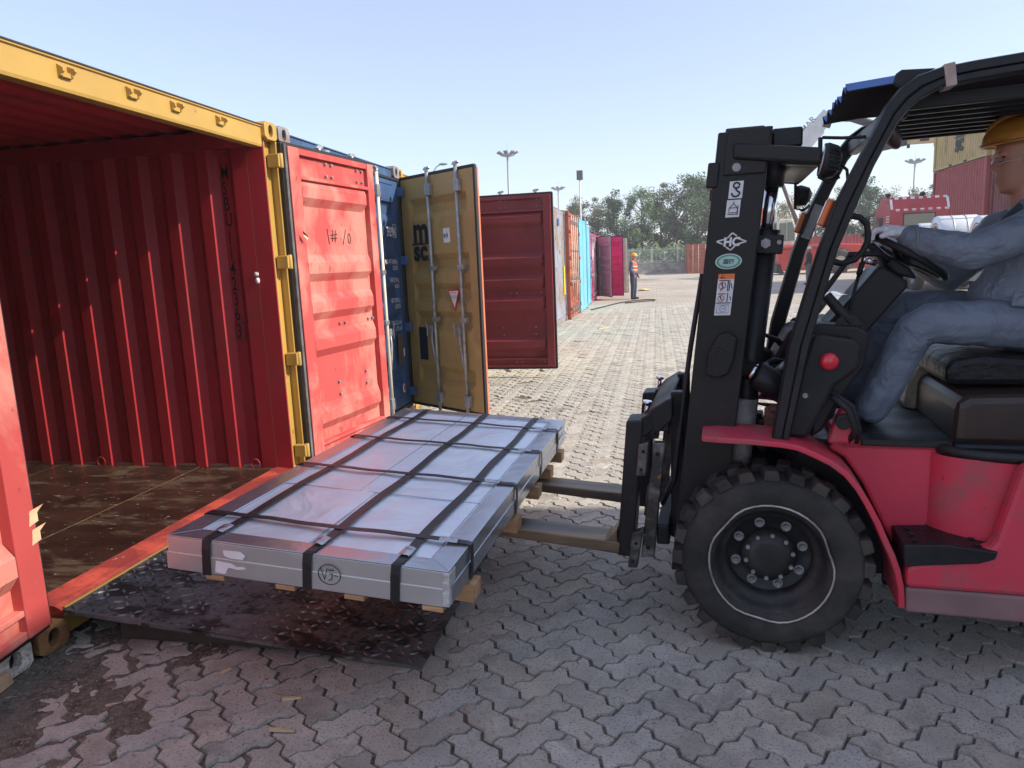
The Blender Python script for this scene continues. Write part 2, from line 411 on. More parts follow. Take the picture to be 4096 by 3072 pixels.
def front_frame(parent, x0, y0, H, m, mc=None, hb=.14, Wd=2.438, mcs=None, lip0=.13):
    mc = mc or m
    for a in (0, 1):
        ya = y0 if a == 0 else y0+Wd-.162
        for z in (0, 1):
            mm = mcs.get((a, z), mc) if mcs else mc
            casting(parent, x0, ya, ya+.162, 0 if z == 0 else H-.118, .118 if z == 0 else H, mm)
        s = 1 if a == 0 else -1; yo = y0 if a == 0 else y0+Wd
        g = MB(); z0, z1 = .118, H-.118                                # channel post: web, outer rib, inner lip
        g.box(x0-.16, x0-.045, yo+s*.004, yo+s*.018, z0, z1).box(x0-.045, x0-.006, yo+s*.004, yo+s*.026, z0, z1)
        lp = lip0 if a == 0 else .13
        g.box(x0-.075, x0-.062, yo+s*.026, yo+s*lp, z0, z1).box(x0-.15, x0-.030, yo+s*lp, yo+s*(lp+.012), z0, z1)
        g.build('corner_post', m, parent, .003)
    if hb:
        MB().prism([(x0-.10, H-.03), (x0-.10, H-hb), (x0-.035, H-hb), (x0-.03, H-hb+.015), (x0-.03, H-.043), (x0-.02, H-.04), (x0-.02, H-.032), (x0-.10, H-.032)], 'y', y0+.162, y0+Wd-.162).build('header', m, parent, .003)
    MB().prism([(x0-.02, .03), (x0-.02, .150), (x0-.14, .150), (x0-.14, .03)], 'y', y0+.162, y0+Wd-.162).build('sill', m, parent, .003)
def door_profile(z0, z1, base, rib):
    p = [(z0, base)]
    for z in sorted(RIBS): p += [(z-.100, base), (z-.040, rib), (z+.040, rib), (z+.100, base)]
    return p+[(z1, base)]
def rod(parent, M, w, z0, z1, t, m, r=.017, handle=True, hz=.80, side=1, lean=0):
    """Lock rod with its brackets, cam ends and swing handle, all one bar assembly"""
    o = MB(M).cyl((w, t, z0-.03), (w, t, z1+.03), r, n=12).build('lock_rod', m, parent)
    for z in (z0+.10, z0+.9, z1-.9 if z1-z0 > 2 else z0+1.3, z1-.14):
        e = z < z0+.2 or z > z1-.2
        MB(M).box(w-.028, w+.028+(.022 if e else .03), t-.022, t+.028, z-(.055 if e else .022), z+(.055 if e else .022)).build('rod_bracket', m_galv, o, .006)
    for z, s in ((z0-.03, -1), (z1+.03, 1)):
        MB(M).cyl((w, t, z), (w, t, z+s*.025), r*1.15, n=10).prism([(w-.045, z+s*.02), (w-.02, z+s*.045), (w+.045, z+s*.05), (w+.05, z+s*.035), (w+.01, z+s*.018)], 'y', t-.014, t+.014).build('cam', m_galv, o, .003)
    if handle:
        zh = z0+hz
        MB(M).box(w-.03*side, w-.085*side, t-.02, t+.012, zh-.035, zh+.035).build('handle_hub', m_galv, o, .005)
        MB(M).tube([(w-.05*side, t-.012, zh), (w-.055*side, t-.016, zh-.12), (w-.03*side, t-.016, zh-.25), (w-.02*side, t-.012, zh-.36)], [.014, .018, .016, .010], 8, flat=.5).build('handle', m_galv, o)
        MB(M).tube([(w-.17*side, t+.02, zh+.07), (w-.13*side, t-.02, zh+.06), (w-.11*side, t-.02, zh), (w-.115*side, t-.02, zh-.07)], [.012, .018, .022, .016], 8, flat=.45).build('handle_retainer', m_galv, parent)
    return o
def door(parent, hinge, dirv, inside, w, z0, z1, m_in, m_out, rods=(), bolts=(), mark=None):
    """A container door: ribbed steel panel in a frame, gasket round the edge. Local axes: along the door, towards the inside face, up."""
    d = Vector((dirv[0], dirv[1], 0)).normalized(); nrm = Vector((-d.y, d.x, 0))
    if nrm.dot(Vector(inside)) < 0: nrm = -nrm
    M = frame_m(Vector((hinge[0], hinge[1], 0)), d, nrm, Vector((0, 0, 1)))
    if M.determinant() < 0: pass
    prof = door_profile(z0+.12, z1-.20, -.048, -.002)
    fl = lambda q, a, off: (a, q[1]+off, q[0])
    body = MB(M); wa, wb = .13, w-.105
    wi = .045
    # ribs end in sloping faces short of the stiles
    pf = [(z, -.048) for z, t in prof]
    body.ribbon([(k,) for k in range(len(prof))], lambda q: fl(pf[q[0]], wa, 0), lambda q: fl(prof[q[0]], wa+.004, 0))
    body.ribbon(prof, lambda q: fl(q, wa+.004, 0), lambda q: fl(q, wb-wi, 0))
    body.ribbon([(k,) for k in range(len(prof))], lambda q: fl(prof[q[0]], wb-wi, 0), lambda q: fl(pf[q[0]], wb, 0))
    dr = body.build('door', m_in, parent)
    out = MB(M)
    out.ribbon([(k,) for k in range(len(prof))], lambda q: fl(pf[q[0]], wa, -.004), lambda q: fl(prof[q[0]], wa+.006, -.004))
    out.ribbon(prof, lambda q: fl(q, wa+.006, -.004), lambda q: fl(q, wb-wi-.003, -.004))
    out.ribbon([(k,) for k in range(len(prof))], lambda q: fl(prof[q[0]], wb-wi-.003, -.004), lambda q: fl(pf[q[0]], wb, -.004))
    out.build('outer_panel', m_out, dr)
    fr = MB(M).box(0, wa, -.05, 0, z0, z1).build('stile', m_in, dr, .004)
    MB(M).box(wb, w, -.05, 0, z0, z1).build('stile', m_in, dr, .004)
    MB(M).box(wa, wb, -.05, -.006, z0, z0+.035).box(wa, wb, -.05, -.035, z0+.03, z0+.10).box(wa, wb, -.05, -.004, z0+.10, z0+.125).build('bottom_rail', m_in, dr, .003)
    MB(M).box(wa, wb, -.05, -.006, z1-.045, z1).box(wa, wb, -.05, -.034, z1-.19, z1-.05).box(wa, wb, -.05, -.004, z1-.215, z1-.19).build('top_rail', m_in, dr, .003)
    if m_out is not m_in:
        MB(M).box(0, wa, -.056, -.0505, z0, z1).box(wb, w, -.056, -.0505, z0, z1).box(wa, wb, -.056, -.0505, z0, z0+.12).box(wa, wb, -.056, -.0505, z1-.2, z1).build('outer_frame', m_out, dr)
    MB(M).box(-.042, -.001, -.062, -.028, z0-.02, z1+.02).box(w+.001, w+.03, -.062, -.028, z0-.02, z1+.02).box(-.03, w+.02, -.062, -.028, z1+.001, z1+.03).box(-.03, w+.02, -.062, -.028, z0-.03, z0-.001).build('gasket', m_rub, dr, .006)
    for b in bolts:
        t = -.034 if (b[1] > z1-.2 or b[1] < z0+.12) else -.046
        MB(M).cyl((b[0], t-.004, b[1]), (b[0], t+.020, b[1]), .011, .009, 8).build('bolt', m_rust, dr)
    for r in rods: rod(dr, M, r['w'], z0, z1, -.085, r.get('m', m_galv), handle=r.get('handle', True), side=r.get('side', 1))
    return dr, M
def hinge_set(parent, x0, y, s, m, zs, out=.05):
    for z in zs:
        MB().box(x0-.05, x0+out-.012, y-s*.004, y-s*.05, z-.045, z+.045).cyl((x0+out-.012, y-s*.02, z-.05), (x0+out-.012, y-s*.02, z+.05), .016, n=10).build('hinge', m, parent, .006)
HZ = (2.34, 1.65, .96, .28)

# --- the open container: yellow frame, red inside
def open_container():
    H = 2.591
    r = thing('shipping_container', 'open container with yellow end frame and dark red inside, nearest on the left', 'container', (-.5, 1.219, 0))
    shell(r, 0, 0, H, m_gold, m_red, wi=.072)
    front_frame(r, 0, 0, H, m_yel, m_yel, hb=.17, lip0=.055, mcs={(0, 0): mat('rusty_gold', (.38, .24, .09), .7, var=.25, vs=8, col2=(.22, .09, .045), cov=.47, s2=6, bump=.3, bs=60)})
    # inner door post (red), threshold plate, floor
    for y, s in ((0, 1), (2.438, -1)):
        lo = .068 if s > 0 else .143
        MB().box(-.165, -.034, y+s*lo, y+s*(lo+.007), .118, H-.14).build('post_lining', m_red, r)
        if s > 0: continue
        g = MB().cyl((-.20, y+s*.13, .17), (-.20, y+s*.13, H-.14), .026, n=10)
        g.build('wall_edge', m_red, r)
        for z in (.35, .95, 1.6, 2.1): MB().tube([(-.17, y+s*.14, z), (-.185, y+s*.13, z), (-.2, y+s*.12, z)], .006, 6).build('lashing_bar', m_red, r)
    m_sill = mat('worn_sill', (.46, .07, .045), .6, var=.2, vs=3, col2=(.24, .035, .03), cov=.50, s2=2.6, soft=.05, col3=(.62, .5, .4), cov3=.685, s3=16, bump=.2)
    MB().prism([(-.018, .151), (-.05, .166), (-.17, .178), (-.17, .12), (-.018, .12)], 'y', .15, 2.29).build('threshold', m_sill, r)
    MB().box(-.019, -.004, .162, 2.276, .118, .160).build('sill_lip', m_yel, r, .003)
    m_ply = mat('floor_plywood', (.030, .016, .011), .34, var=.55, vs=3, col2=(.075, .045, .028), cov=.58, s2=7, soft=.06, rough2=.7, col3=(.55, .48, .38), cov3=.69, s3=42, bump=.25, bs=50, stretch=(.45, 1, 1))
    xs = [-.172, -.79, -2.01, -3.23, -4.45, -5.95]
    for i in range(5):
        for a, b in ((.10, 2.338),):
            MB().box(xs[i]-(.003 if i else 0), xs[i+1]+.003, a, b, .13, .172).build('floor_board', m_ply, r)
    m_seam = mat('floor_seam', (.50, .33, .16), .7, var=.3, vs=6)
    for x in xs[1:5]: MB().box(x-.003, x+.003, .10, 2.338, .13, .1705).build('floor_seam', m_seam, r)
    MB().box(-5.9, -.17, 2.300, 2.34, .16, .186).build('skirting', mat('dusty_skirting', (.55, .30, .22), .8, var=.3, vs=4), r)
    MB().box(-5.9, -.17, .09, .138, .16, .186).build('skirting', MATS['dusty_skirting'], r)
    for x, z in ((-1.64, .2), (-.33, .2), (-1.64, 2.42), (-.36, 2.42)):
        MB().tube([(x+.035*math.cos(a), 2.285, z+.035*math.sin(a)) for a in [2*PI*k/14 for k in range(14)]], .006, 6, closed=True).build('lashing_ring', m_red, r)
    MB().box(-5.9, -.17, 2.25, 2.37, H-.16, H-.05).build('top_rail', m_red, r)
    # serial number down the wall
    z = 2.334
    for i, ch in enumerate('MSBU 114236 3'):
        h = .098
        if ch == ' ': z -= .018; continue
        text(r, ch, (-.395, 2.327, z-h), (1, 0, 0), (0, 0, 1), .135, m_black, sx=.62, bold=.001)
        if i == 12:
            for q in ((-.405, -.325, -h-.012, -h-.008), (-.405, -.325, .004, .008), (-.405, -.401, -h-.012, .008), (-.329, -.325, -h-.012, .008)):
                MB().box(q[0], q[1], 2.3245, 2.326, z+q[2], z+q[3]).build('number_box', m_black, r)
        z -= h+.009
    MB().box(-.09, -.016, .165, 2.27, H-.0315, H-.024).build('drip_strip', mat('dark_strip', (.035, .025, .022), .8, var=.4, vs=5), r)
    # door keepers on the header
    for y in (.60, 1.03, 1.37, 1.79):
        g = MB().prism([(-.03, 2.475), (-.03, 2.535), (.002, 2.515), (.002, 2.50), (-.01, 2.49), (-.01, 2.482)], 'y', y-.03, y-.018)
        g.prism([(-.03, 2.475), (-.03, 2.535), (.008, 2.52), (.012, 2.508), (-.004, 2.495), (-.01, 2.482)], 'y', y+.03, y+.042)
        g.box(-.03, -.012, y-.02, y+.03, 2.478, 2.502).build('cam_keeper', m_yel, r, .003)
    hinge_set(r, 0, 2.438-.03, 1, m_yel, HZ)
    bl = [(.50, 2.38), (.58, 2.38), (.50, 2.29), (.58, 2.29), (.96, 2.38), (1.04, 2.38), (.96, 2.29), (1.04, 2.29), (.55, 1.16), (.63, 1.16), (1.0, 1.16), (1.07, 1.16), (.47, .70), (.48, .60), (.9, .72), (.9, .62), (.7, .2), (.78, .2)]
    d1, M1 = door(r, (.06, 2.46), (.125, 1), (1, 0, 0), 1.20, .16, 2.45, m_reddoor, m_gold, bolts=bl,
        rods=[dict(w=.52, handle=False), dict(w=1.0, handle=False)])
    d1['label'] = 'scuffed red right door folded back against the blue container'
    MB(M1).cyl((1.225, -.05, .14), (1.225, -.05, 2.38), .016, n=10).build('edge_rod', mat('cream_paint', (.75, .70, .60), .5, var=.15), d1)
    MB(M1).box(-.036, -.012, -.027, -.006, .15, 2.46).build('seal_lip', m_greyrub, d1)
    # chalk marks on the door
    mk = m_black
    for a in ([(.50, 1.78), (.485, 1.90)], [(.545, 1.80), (.56, 1.89)], [(.585, 1.80), (.60, 1.89)], [(.525, 1.85), (.625, 1.86)], [(.525, 1.825), (.62, 1.83)], [(.70, 1.78), (.755, 1.90)]):
        MB(M1).tube([(p[0], -.045, p[1]) for p in a], .0028, 5).build('chalk_mark', mk, d1)
    MB(M1).tube([(.80+.018*math.cos(t), -.045, 1.83+.04*math.sin(t)) for t in [k*.52 for k in range(12)]], .0028, 5, closed=True).build('chalk_mark', mk, d1)
    d2, M2 = door(r, (.06, .02), (.15, -1), (1, 0, 0), 1.20, .16, 2.45, m_reddoor, m_gold, rods=[dict(w=.5, handle=False)])
    d2['label'] = 'red left door swung open beside the image edge'
    # torn paper stuck to the doors and post
    m_tape = mat('brown_tape', (.62, .40, .24), .55, var=.2, vs=20)
    def scrap(parent, pts, m): MB().add(pts, [(0, 1, 2, 3), (3, 2, 5, 4)], True).build('torn_tape', m, parent)
    for z in (.60, .52): scrap(d2, [(.065, -.02, z), (.075, .02, z+.015), (.07, .025, z+.05), (.062, -.015, z+.045), (.06, -.01, z+.06), (.085, .045, z+.08)], m_tape)
    scrap(d1, [(.10, 2.50, 1.83), (.115, 2.53, 1.80), (.115, 2.54, 1.83), (.10, 2.50, 1.85), (.10, 2.49, 1.87), (.12, 2.57, 1.79)], m_tape)
    m_bag = mat('plastic_film', (.55, .62, .68), .25, var=.3, vs=30)
    MB().tube([(-.19, 2.30, 2.10), (-.19, 2.298, 2.0), (-.188, 2.296, 1.93), (-.19, 2.296, 1.86)], [.008, .010, .014, .004], 7).build('film_scrap', m_bag, r)
    MB().tube([(-.188, 2.296, 1.99), (-.187, 2.292, 1.91), (-.188, 2.294, 1.84)], [.004, .018, .003], 7, flat=.5).build('film_scrap', mat('blue_film', (.09, .28, .55), .35, var=.3, vs=30), r)
    MB().ell((-.175, 2.292, 1.575), (.02, .015, .022), 10, 6).ell((-.17, 2.29, 1.53), (.018, .014, .026), 10, 6).build('paper_wad', m_white, r)
    return r
open_container()

# --- blue neighbour with closed doors
def closed_doors(r, x0, y0, H, m, Wd=2.438, rods=True, mrod=None, rw=(.42, .92)):
    xd = x0-.115
    for a in (0, 1):
        h = (xd+.05, y0+.055) if a == 0 else (xd+.05, y0+Wd-.055)
        door(r, h, (0, 1 if a == 0 else -1), (-1, 0, 0), Wd/2-.06, .16, H-.15, m, m,
             rods=[dict(w=rw[0], m=mrod or m_galv, side=1), dict(w=rw[1], m=mrod or m_galv, side=1)] if rods else ())
def blue_container():
    H = 2.591; y0 = 2.46
    r = thing('shipping_container', 'dark blue closed container half hidden behind the scuffed red door', 'container', (-.5, y0+1.219, 0))
    shell(r, 0, y0, H, m_blue); front_frame(r, 0, y0, H, m_blue, m_rust)
    hz = HZ
    hinge_set(r, 0, y0+2.438-.03, 1, m_blue, hz); hinge_set(r, 0, y0+.03, -1, m_blue, hz)
    closed_doors(r, 0, y0, H, m_blue, mrod=mat('cream_paint', (.75, .70, .60), .5, var=.15), rw=(.64, 1.08))
    X = -.004+.028
    text(r, '392996', (X, 4.60, 1.885), (0, 1, 0), (0, 0, 1), .13, m_white, align='RIGHT', sx=.62, bold=.0015)
    for q in ((4.535, 4.62, 1.875, 1.879), (4.535, 4.62, 2.0, 2.004), (4.535, 4.539, 1.875, 2.0), (4.616, 4.62, 1.875, 2.0)):
        MB().box(X, X+.002, q[0], q[1], q[2], q[3]).build('number_box', m_white, r)
    for s_, z in (('MAX WT 30480 kg\n67200 lb', 1.62), ('TARE 2100 kg\n4630 lb', 1.44), ('NET 28380 kg\n62570 lb', 1.24), ('CUB. 33.2 cu.m\n1172 cu.ft', 1.02)):
        text(r, s_, (X+.002, 4.60, z), (0, 1, 0), (0, 0, 1), .062, m_white, align='RIGHT', sx=.7)
    MB().box(X, X+.004, 4.47, 4.60, .62, .92).build('brown_patch', mat('brown_patch', (.12, .085, .05), .7), r)
    MB().box(X, X+.006, 4.60, 4.63, .68, .76).build('sticker', m_white, r)
    MB().prism([(4.55+.03*math.cos(t), .36+.045*math.sin(t)) for t in [k*PI/10 for k in range(20)]], 'x', X, X+.005).build('round_sticker', m_white, r)
    MB().prism([(4.55+.022*math.cos(t), .36+.034*math.sin(t)) for t in [k*PI/10 for k in range(20)]], 'x', X+.005, X+.007).build('red_roundel', mat('sticker_red', (.6, .03, .03), .5), r)
    return r
blue_container()

# --- gold container with both doors open
def msc_mark(parent, o, right, up, h, m):
    """Two-line letter mark: a heavy swash m above sc"""
    r = Vector(right).normalized(); u = Vector(up).normalized(); o = Vector(o)
    text(parent, 'm', o+r*(.04*h)+u*(.40*h), right, up, 1.02*h, m, 'letter_mark', bold=.035*h, sx=.86)
    text(parent, 'sc', o+r*(.02*h)-u*(.06*h), right, up, .74*h, m, 'letter_mark', bold=.03*h, sx=1.0)
    n = r.cross(u)
    MB().add([o+r*a*h+u*b*h+n*.0025 for a, b in ((-.06, .42), (.0, .375), (.25, .40), (.5, .385), (.72, .40), (.72, .36), (.5, .335), (.25, .35), (0, .33), (-.05, .37))], [tuple(range(10))]).build('letter_mark', m, parent)
m_navy = mat('navy_print', (.012, .014, .03), .6, var=.1)
def gold_container():
    H = 2.591; x0 = -.03; y0 = 4.93
    r = thing('shipping_container', 'gold container with both doors swung out into the lane', 'container', (-.5, y0+1.219, 0))
    shell(r, x0, y0, H, m_yel, m_dred); front_frame(r, x0, y0, H, m_yel, m_yel)
    hinge_set(r, x0, y0+2.438-.03, 1, m_gold, HZ); hinge_set(r, x0, y0+.03, -1, m_gold, HZ)
    MB().box(x0-5.9, x0-.02, y0+.1, y0+2.34, .13, .172).build('floor_board', MATS['floor_plywood'], r)
    hg = (x0+.06, y0+.03)
    d1, M1 = door(r, hg, (.87, -.60), (.6, .8, 0), 1.13, .15, 2.46, m_dred, m_gold, rods=[dict(w=.48, side=1), dict(w=.92, side=1)])
    d1['label'] = 'gold left door seen from outside with lock rods and black letters'
    d = Vector((.87, -.60, 0)).normalized(); nin = Vector((.6, .8, 0)); nin = (nin-d*nin.dot(d)).normalized()
    MB(M1).box(1.131, 1.145, -.05, 0, .15, 2.46).build('edge_strip', mat('primer_orange', (.62, .16, .08), .6, var=.2, vs=4, col2=(.5, .3, .22), cov=.65, s2=9), d1)
    P = lambda w, z, off=-.058: Vector((hg[0], hg[1], 0))+d*w+nin*off+Vector((0, 0, z))
    msc_mark(d1, P(.155, 1.67), d, (0, 0, 1), .37, m_navy)
    # white class label and warning triangle
    def plate(w0, w1, z0, z1, m, nm, off=-.060):
        MB(M1).box(w0, w1, off-.002, off+.001, z0, z1).build(nm, m, d1)
    plate(.66, .76, 1.80, 1.94, m_white, 'label_plate')
    text(d1, 'RI  A', P(.668, 1.85, -.063), d, (0, 0, 1), .052, m_navy, sx=.62, bold=.002)
    MB(M1).prism([(.708, 1.835), (.722, 1.87), (.714, 1.872), (.724, 1.905), (.706, 1.872), (.713, 1.868)], 'y', -.066, -.0625).build('emblem', mat('label_blue', (.05, .25, .45), .5), d1)
    MB(M1).prism([(.68, 1.34), (.86, 1.345), (.78, 1.13)], 'y', -.063, -.060).build('warning_label', mat('label_red', (.55, .03, .03), .5), d1)
    MB(M1).prism([(.70, 1.33), (.84, 1.333), (.778, 1.17)], 'y', -.066, -.0632).build('warning_label', m_white, d1)
    text(d1, 'ATTENTION', P(.708, 1.305, -.0665), d, (0, 0, 1), .022, MATS['label_red'], sx=.9)
    text(d1, 'THIS CONTAINER\nHAS BEEN LOCKED\nONLY', P(.77, 1.28, -.0665), d, (0, 0, 1), .014, m_navy, align='CENTER')
    plate(.17, .30, .62, .96, m_navy, 'data_plate')
    bl = [(.50, 2.40), (.58, 2.40), (.50, 2.31), (.58, 2.31), (1.0, 2.40), (1.07, 2.40), (1.0, 2.31), (1.07, 2.31), (.60, 1.17), (.68, 1.17), (1.02, 1.17), (1.10, 1.17), (.47, .70), (.48, .60), (.93, .70), (.93, .60), (.65, .22), (.72, .22), (1.05, .22), (1.12, .22)]
    d2, M2 = door(r, (x0+.05, y0+2.40), (1.21, -.02), (0, -1, 0), 1.19, .15, 2.46, m_dred, m_gold, bolts=bl, rods=[dict(w=.5, handle=False), dict(w=.98, handle=False)])
    d2['label'] = 'dark red inner face of the right door standing square to the lane'
    return r
gold_container()
# ---------------------------------------------------------------- the rest of the row and the stacks
def ribbed_end(r, x0, y0, H, m, Wd=2.438, d=.03):
    p = [(-q[0], q[1]) for q in corr(-(y0+.15), -(y0+Wd-.15), .24, -(y0+.2), d)]
    MB().ribbon(p, lambda q: (x0-.06+q[1], q[0], .14), lambda q: (x0-.06+q[1], q[0], H-.13)).build('end_wall', m, r)
def row_container(label, x0, y0, H, m, end, mrod=None, mc=None):
    r = thing('shipping_container', label, 'container', (x0-.5, y0+1.219, 0), 'containers standing side by side in the row')
    shell(r, x0, y0, H, m); front_frame(r, x0, y0, H, m, mc or m)
    if end == 'ribs': ribbed_end(r, x0, y0, H, m)
    elif end == 'plain':
        MB().box(x0-.05, x0-.03, y0+.10, y0+2.34, .14, H-.12).box(x0-.03, x0-.02, y0+1.2, y0+1.22, .14, H-.12).build('end_wall', m, r)
    elif end == 'doors':
        hinge_set(r, x0, y0+2.41, 1, m, HZ); hinge_set(r, x0, y0+.03, -1, m, HZ)
        closed_doors(r, x0, y0, H, m, mrod=mrod)
    return r
m_cream = paint('container_cream', (.60, .50, .26)); m_teal = paint('container_teal', (.12, .42, .48))
m_grey = paint('container_grey', (.27, .29, .36), (.24, .19, .15), .52, cov3=.62); m_oran = paint('container_orange', (.40, .095, .045), (.30, .08, .05), .56)
m_lblue = paint('container_light_blue', (.17, .48, .62), (.18, .40, .50), .7, cov3=.9); m_mag = paint('container_magenta', (.55, .025, .17), (.45, .04, .16), .66, cov3=.9)
m_pale = paint('door_pale_grey', (.42, .42, .44), (.33, .30, .31), .6); m_ivory = paint('door_ivory', (.68, .62, .50), (.55, .5, .42), .66, cov3=.9)
m_rodcream = mat('cream_rod', (.62, .52, .42), .6, var=.25, vs=9, col2=(.40, .16, .09), cov=.62, s2=9)
m_wcast = mat('white_casting', (.80, .79, .70), .8, var=.2, vs=10, col2=(.25, .24, .21), cov=.56, s2=60, bump=.4, bs=90)
row_container('container with a pale speckled corner fitting below the left red door', 0, -2.47, 2.591, m_grey, 'ribs', mc=m_wcast)
t = thing('timber_block', 'split timber block wedged beside the pale corner fitting', 'timber', (.02, -.27, 0)); MB().hexa([(-.05, -.36, 0), (.06, -.36, 0), (.035, -.165, 0), (-.05, -.165, 0), (-.05, -.36, .07), (.05, -.36, .075), (.028, -.168, .05), (-.05, -.168, .055)]).build('block', mat('raw_timber', (.52, .36, .22), .8, var=.25, vs=10, bump=.3), t, .004)
row_container('pale yellow container whose roof shows behind the dark red open door', -.10, 7.42, 2.591, m_cream, 'ribs')
row_container('container hidden behind the dark red door, second after the gold one', -.10, 9.9, 2.591, m_oran, 'ribs')
row_container('teal container showing a thin edge left of the grey ribbed one', .05, 12.12, 2.70, m_teal, 'ribs')
r = row_container('rusty blue grey container with ribbed end wall and yellow sticker', .22, 14.58, 2.896, m_grey, 'ribs', mc=m_rust)
MB().box(.205, .215, 16.55, 16.78, .70, 1.45).build('yellow_sticker', mat('sticker_yellow', (.85, .55, .02), .5), r)
MB().box(.205, .215, 15.6, 15.9, 2.45, 2.62).build('blue_patch', mat('patch_blue', (.04, .09, .3), .5), r)
row_container('brick orange container with cream lock rods', .31, 17.05, 2.896, m_oran, 'doors', m_rodcream)
row_container('light blue container with smooth end, nearer of two', .34, 19.52, 2.85, m_lblue, 'plain')
row_container('light blue container with smooth end, farther of two', .24, 22.0, 2.75, m_lblue, 'plain')
r1 = row_container('magenta container with one pale grey door swung back', .22, 24.55, 2.591, m_mag, 'doors', m_galv)
door(r1, (.30, 26.98), (.55, -1.0), (-1, -.55, 0), 1.15, .15, 2.44, m_pale, m_mag)
r2 = row_container('magenta container with both doors swung open towards the lane', .20, 27.1, 2.591, m_mag, 'none')
d, M = door(r2, (.27, 27.15), (.9, -.36), (.36, .9, 0), 1.12, .15, 2.44, m_mag, m_mag, rods=[dict(w=.55), dict(w=.6, handle=False)])
dd = Vector((.9, -.36, 0)).normalized()
for z in (1.95, 1.80, 1.65): MB(M).box(.15, .33, -.064, -.060, z-.03, z+.03).build('white_stripe', m_white, d)
door(r2, (.27, 29.52), (1.03, -.2), (-.2, -1, 0), 1.12, .15, 2.44, m_ivory, m_mag)
row_container('far magenta container beyond the worker in the orange vest', .1, 43.5, 2.591, m_mag, 'doors', m_galv)
row_container('far blue container at the very end of the row', .5, 46.1, 2.591, m_blue, 'doors', m_galv)

def lane_container(label, x0, y0, z0, m, L=6.058, H=2.591, group=None, loc=None, name='shipping_container', Wd=2.438, ends=False):
    """A container lying along the lane: x0..x0+Wd, y0..y0+L, ribbed sides, corner posts, rails, fittings."""
    r = thing(name, label, 'container', (x0+Wd/2, y0+L/2, z0), group)
    p = [(-q[0], q[1]) for q in corr(-(y0+.16), -(y0+L-.16), .2715, -(y0+.3), .036)]
    for a in (0, 1):
        xs = x0+.03 if a == 0 else x0+Wd-.03; sg = 1 if a == 0 else -1
        MB().ribbon(p, lambda q: (xs+sg*q[1], q[0], z0+.14), lambda q: (xs+sg*q[1], q[0], z0+H-.06)).build('side_wall', m, r)
        xo = x0+.01 if a == 0 else x0+Wd-.01
        g = MB().box(xo, xo+sg*.06, y0+.16, y0+L-.16, z0+.02, z0+.14)
        g.build('bottom_rail', m, r); MB().box(xo, xo+sg*.06, y0+.16, y0+L-.16, z0+H-.07, z0+H-.012).build('top_rail', m, r)
        for f in (.36, .64): MB().box(xo-sg*.004, xo+sg*.05, y0+L*f-.18, y0+L*f+.18, z0+.035, z0+.125).build('fork_pocket', m_dark, r)
    for a, b in ((0, 0), (0, 1), (1, 0), (1, 1)):
        xa = x0 if a == 0 else x0+Wd-.16; ya = y0 if b == 0 else y0+L-.178
        MB().box(xa+.005, xa+.155, ya+.005, ya+.173, z0+.118, z0+H-.118).build('corner_post', m, r)
        for z in (z0, z0+H-.118): MB().box(xa, xa+.16, ya, ya+.178, z, z+.118).build('corner_casting', m, r, .01)
    MB().box(x0+.06, x0+Wd-.06, y0+.10, y0+L-.10, z0+H-.05, z0+H-.02).build('roof_panel', m, r)
    for b in (0, 1):
        ye = y0+.03 if b == 0 else y0+L-.03; sg = 1 if b == 0 else -1
        pe = corr(x0+Wd-.16, x0+.16, .24, x0+Wd-.2, .036)
        if not (ends and b == 0): MB().ribbon(pe, lambda q: (q[0], ye+sg*q[1], z0+.05), lambda q: (q[0], ye+sg*q[1], z0+H-.05)).build('end_wall', m, r)
        MB().box(x0+.16, x0+Wd-.16, ye-.01, ye+.05*sg, z0+.02, z0+.13).box(x0+.16, x0+Wd-.16, ye-.01, ye+.05*sg, z0+H-.12, z0+H-.015).build('end_rail', m, r)
    if ends:
        for s in (0, 1):
            xa = x0+.14 if s == 0 else x0+Wd/2+.01; xb = xa+Wd/2-.16
            pr = [(z0+z, -t) for z, t in door_profile(.14, H-.13, -.046, -.010)]
            dd = MB().ribbon(pr, lambda q: (xa, y0+.0+q[1]+.02, q[0]), lambda q: (xb, y0+q[1]+.02, q[0])).build('door', m, r)
            for k in (.3, .75): MB().cyl((lerp(xa, xb, k), y0+.01, z0+.08), (lerp(xa, xb, k), y0+.01, z0+H-.08), .022, n=8).build('lock_rod', m_rodcream, dd)
    return r
# the stack behind the truck on the right
m_stk = paint('container_brick', (.36, .045, .045), (.30, .06, .05), .6); m_sand = paint('container_sand', (.50, .36, .13), (.40, .30, .14), .6)
SX = 16.3
t0 = lane_container('dark red container at the bottom of the stack behind the red truck', SX, 32.4, 0, m_dred, group='stacked containers on the right')
t1 = lane_container('brick red container in the middle of the stack behind the truck', SX, 32.4, 2.595, m_stk, group='stacked containers on the right')
t2 = lane_container('sand gold container with black letters, top of the stack', SX-.05, 32.35, 5.19, m_sand, group='stacked containers on the right')
msc_mark(t2, (SX-.06, 35.75, 5.9), (0, -1, 0), (0, 0, 1), 1.45, m_navy)
text(t2, 'M\nS\nC\nU\n7\n4\n1\n8\n3', (SX-.055, 36.95, 7.3), (0, -1, 0), (0, 0, 1), .24, m_navy, space=.75)
lane_container('dark red container at the bottom of the nearer stack by the operator', SX+.15, 26.2, 0, m_stk, group='stacked containers on the right')
lane_container('dark red container in the middle of the nearer stack by the operator', SX+.15, 26.2, 2.595, m_dred, group='stacked containers on the right')
lane_container('sand gold container on top of the nearer stack by the operator', SX+.1, 26.2, 5.19, m_sand, group='stacked containers on the right')
